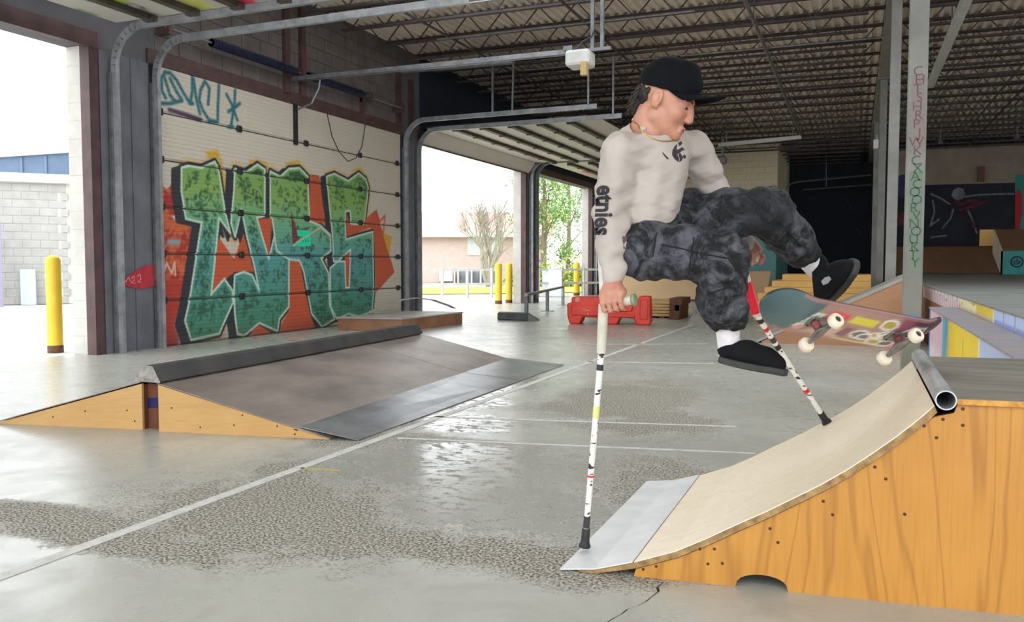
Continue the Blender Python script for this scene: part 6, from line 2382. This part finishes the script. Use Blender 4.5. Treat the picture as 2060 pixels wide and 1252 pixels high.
# the near cuff: a dark band round the forearm, open to the front
fa_d = W3(RW) - W3(RE)
cc = W3(RE + (RW - RE) * 0.46)
fu = fa_d.normalized()
e1_ = V((fu.y, -fu.x, 0)).normalized() if abs(fu.z) < 0.9 else (RIGHT - fu * RIGHT.dot(fu)).normalized()
e2_ = fu.cross(e1_)
mb = MB()
ring = []
mid_ = (RIGHT * 0.8 + FH * 0.6)
mid_ = (mid_ - fu * mid_.dot(fu)).normalized()
oth_ = fu.cross(mid_)
for k in range(13):
    an = math.radians(-95 + 190 * k / 12)
    ring.append(cc + (mid_ * math.cos(an) + oth_ * math.sin(an)) * 0.0605)
vs, fs = [], []
for p in ring:
    o = (p - cc).normalized()
    for s_, w_ in ((-0.022, 0), (0.022, 0), (0.022, 0.005), (-0.022, 0.005)):
        vs.append(p + fu * s_ + o * w_)
for k in range(12):
    for j in range(4):
        a, b = k * 4 + j, k * 4 + (j + 1) % 4
        fs.append((a, b, b + 4, a + 4))
fs += [(0, 1, 2, 3), (51, 50, 49, 48)]
mb.add(vs, fs)
mb.build('forearm_cuff', mat('grey_cuff', srgb(96, 94, 90), rough=0.6), cr1, smooth=True)
# far crutch: its tip stands on the far edge of the riding surface
d = ray(1603, 891)
wq = QL * 0.93
P = EYE + d * ((qp(0, wq, 0) - EYE).dot(QN) / d.dot(QN))
sv = (P - O).dot(QU)
zc = float(np.interp(sv, [c[0] for c in CURVE], [c[1] for c in CURVE]))
tipL = qp(sv, wq, zc + 0.004)
depL = (tipL - EYE).dot(FWD)
lowL = gd(1521, 632, 3.44)
bendL = gd(1487, 512, 3.36)
topL = W3(LE * 0.6 + LW * 0.4) + V((0, 0, -0.05))
cr2, dL = crutch(tipL, lowL, bendL, topL, None, None, 'white taped crutch with a bright red band, standing high on the riding surface',
                 [(0.70, 0.735, M_DARK_STEEL, 0.0124), (0.86, 0.885, M_REDTAPE, 0.0122), (0.30, 0.33, M_REDTAPE, 0.0120), (0.76, 0.80, mat('dark_tape_2', srgb(60, 56, 58), rough=0.6), 0.0122), (0.93, 0.955, M_DARK_STEEL, 0.0124)], None)
a, b = lowL, bendL
MB().tube([a + (b - a) * 0.02, a + (b - a) * 0.55], [0.0185, 0.0192], 14).build('red_sleeve', M_REDTAPE, cr2, smooth=True)
handle(cr2, HL0, HL1 + (HL1 - HL0) * 0.1, M_GRIPPAD, M_REDTAPE2)

# ---- skateboard in the air, its underside to the camera
def axis3(r, u, f):
    return (RIGHT * r + ZUP * u + FH * f).normalized()


bl = axis3(0.93, -0.17, 0.32)
bw = axis3(0.42, 0.56, -0.70)
bw = (bw - bl * bw.dot(bl)).normalized()
bn = bl.cross(bw)
if bn.dot(FWD) > 0:
    bn = -bn
bc = gd(1724, 662, 3.12)
skate = thing('skateboard', bc, 'stickered skateboard flying upside to the camera beyond the coping, pale wheels', 'skateboard')
LD, WD = 0.78, 0.205


def sb(a, b, c=0.0):
    """a along, b across, c out of the underside"""
    return bc + bl * a + bw * b + bn * c


def deck_shape(a):
    t = abs(a) / (LD / 2)
    kick = max(0.0, abs(a) - 0.245)
    lift = -0.95 * kick ** 1.4
    w = WD / 2
    e = max(0.0, (abs(a) - (LD / 2 - w)) / w)
    return lift, w * math.sqrt(max(0.0, 1 - min(1, e) ** 2.2)) + 0.0005


na, nb = 121, 29
vs, U_, V_ = [], [], []
xs = [-LD / 2 + LD * (0.5 - 0.5 * math.cos(math.pi * i / (na - 1))) for i in range(na)]
for side in (0, 1):
    for a in xs:
        lf, hw = deck_shape(a)
        for j in range(nb):
            b = -hw + 2 * hw * j / (nb - 1)
            conc = -0.012 * (b / (WD / 2)) ** 2
            vs.append(sb(a, b, lf + conc - 0.011 * side))
            U_.append(a)
            V_.append(b)
fs = []
n1 = na * nb
for i in range(na - 1):
    for j in range(nb - 1):
        p = i * nb + j
        fs.append((p, p + 1, p + nb + 1, p + nb))
        fs.append((n1 + p, n1 + p + nb, n1 + p + nb + 1, n1 + p + 1))
    for j in (0, nb - 1):
        p = i * nb + j
        fs.append((p, p + nb, n1 + p + nb, n1 + p))
M_BOARD = attr_mat('skateboard_graphics', 0.4, 0.1, 60)
deckm = mesh_obj('deck', vs, fs, M_BOARD, skate, smooth=True)
deckm.data.set_sharp_from_angle(angle=math.radians(40))
pa = Paint(np.array(U_), np.array(V_), srgb(150, 110, 96))
# charcoal nose, stickers, yellow and white scribbles, maroon tail
pa.fill([(-0.4, -0.12), (-0.4, 0.12), (-0.19, 0.12), (-0.23, 0.0), (-0.27, -0.12)], srgb(58, 80, 84), soft=0.01)
pa.fill([(0.18, -0.12), (0.14, 0.12), (0.4, 0.12), (0.4, -0.12)], srgb(120, 54, 70), soft=0.02)
pa.fill([(0.22, 0.0), (0.20, 0.12), (0.4, 0.12), (0.4, 0.03)], srgb(54, 30, 46), soft=0.03)
pa.fill([(0.12, -0.1), (0.16, -0.02), (0.25, -0.03), (0.24, -0.1)], srgb(206, 120, 136), soft=0.02)
pa.fill([(-0.255, -0.05), (-0.215, 0.05), (-0.175, 0.045), (-0.215, -0.06)], srgb(214, 220, 206), soft=0.004)
pa.fill([(-0.245, -0.065), (-0.235, -0.03), (-0.205, -0.035), (-0.215, -0.075)], srgb(222, 130, 126), soft=0.006)
pa.line([(-0.235, -0.02), (-0.2, 0.03)], 0.012, srgb(150, 170, 150), soft=0.006)
pa.fill([(-0.175, 0.0), (-0.155, 0.07), (-0.075, 0.065), (-0.085, 0.0)], srgb(220, 38, 54), soft=0.004)
pa.fill([(-0.14, 0.015), (-0.13, 0.05), (-0.1, 0.05), (-0.105, 0.012)], srgb(226, 130, 126), soft=0.012)
pa.fill([(-0.2, -0.08), (-0.15, -0.01), (-0.02, -0.01), (-0.04, -0.08)], srgb(196, 160, 146), soft=0.02)
pa.fill([(-0.065, 0.025), (-0.055, 0.065), (0.06, 0.06), (0.055, 0.022)], srgb(206, 190, 40), soft=0.006)
pa.fill([(-0.06, -0.06), (-0.05, 0.0), (-0.01, 0.0), (-0.01, -0.07)], srgb(110, 60, 72), soft=0.01)
rgb_ = random.Random(9)
for k in range(11):
    cx, cy, rr = rgb_.uniform(0.02, 0.2), rgb_.uniform(-0.07, 0.06), rgb_.uniform(0.016, 0.034)
    pa.fill([(cx + rr * 1.3 * math.cos(t), cy + rr * math.sin(t)) for t in np.linspace(0, 6.28, 14)[:-1]], srgb(86, 80, 84) if k % 3 else srgb(160, 144, 50), soft=0.006)
    pa.line([(cx + rr * 1.3 * math.cos(t), cy + rr * math.sin(t)) for t in np.linspace(0, 6.28, 14)[:-1]], 0.009, srgb(232, 226, 216), soft=0.005, closed=True)
pa.line([(0.19, 0.02), (0.22, 0.06), (0.28, 0.06), (0.29, 0.02), (0.24, 0.0)], 0.01, srgb(226, 222, 214), soft=0.005, closed=True)
pa.line([(-0.04, -0.085), (0.06, -0.09), (0.16, -0.085)], 0.008, srgb(206, 206, 120), soft=0.006)
pa.lay((np.abs(pa.v) > 0.094) * (np.abs(pa.u) < 0.3) * 0.7, srgb(150, 96, 92))
topc = np.tile(np.array(srgb(26, 26, 28)), (n1, 1))
cols = np.clip(pa.c, 0, 1) ** 0.75
cols[n1:] = topc
set_colours(deckm, cols)
M_TRUCK = mat('cast_truck_metal', srgb(150, 146, 142), srgb(110, 104, 100), 20, 0.4, 0.7)
M_WHEEL = mat('cream_wheel', srgb(236, 224, 204), srgb(222, 208, 186), 14, 0.5)
M_BEAR = mat('brown_bearing', srgb(96, 58, 36), srgb(70, 44, 30), 30, 0.5)
for s_ in (-1, 1):
    a0 = 0.182 * s_
    tr = MB()
    tr.obox(sb(a0, 0, 0.004), bl * 0.04, bw * 0.028, bn * 0.005)
    tr.build('truck_baseplate', M_TRUCK, skate, bevel=0.004)
    MB().tube([sb(a0 + 0.012 * s_, 0, 0.006), sb(a0, 0, 0.04)], [0.017, 0.013], 10).build('kingpin_bushing', mat('red_bushing', srgb(130, 60, 64), rough=0.6), skate)
    hgr = MB()
    hgr.tube([sb(a0, -0.062, 0.05), sb(a0, -0.03, 0.047), sb(a0, 0, 0.042), sb(a0, 0.03, 0.047), sb(a0, 0.062, 0.05)], [0.008, 0.012, 0.018, 0.012, 0.008], 10)
    hgr.tube([sb(a0, -0.104, 0.05), sb(a0, 0.104, 0.05)], 0.004, 8)
    hgr.build('truck_hanger', M_TRUCK, skate, smooth=True)
    for w_ in (-1, 1):
        wh = MB().lathe(sb(a0, 0.068 * w_, 0.05), bw * w_, [(0.014, -0.001), (0.024, 0.0), (0.0275, 0.006), (0.0275, 0.024), (0.023, 0.031), (0.013, 0.031), (0.012, 0.027)], 22).build('wheel', M_WHEEL, skate, smooth=True)
        be = MB().lathe(sb(a0, 0.068 * w_, 0.05), bw * w_, [(0.011, 0.026), (0.011, 0.0285), (0.005, 0.0287), (0.005, 0.034), (0.003, 0.036)], 12).build('bearing', M_BEAR, skate)
        be.parent = wh
        bo = None
    bt0 = MB()
    for i in (-1, 1):
        for j in (-1, 1):
            bt0.lathe(sb(a0 + 0.03 * i, 0.02 * j, 0.008), bn, [(0.004, 0), (0.004, 0.003)], 6)
    bt0.build('bolts', M_BLACK, skate)
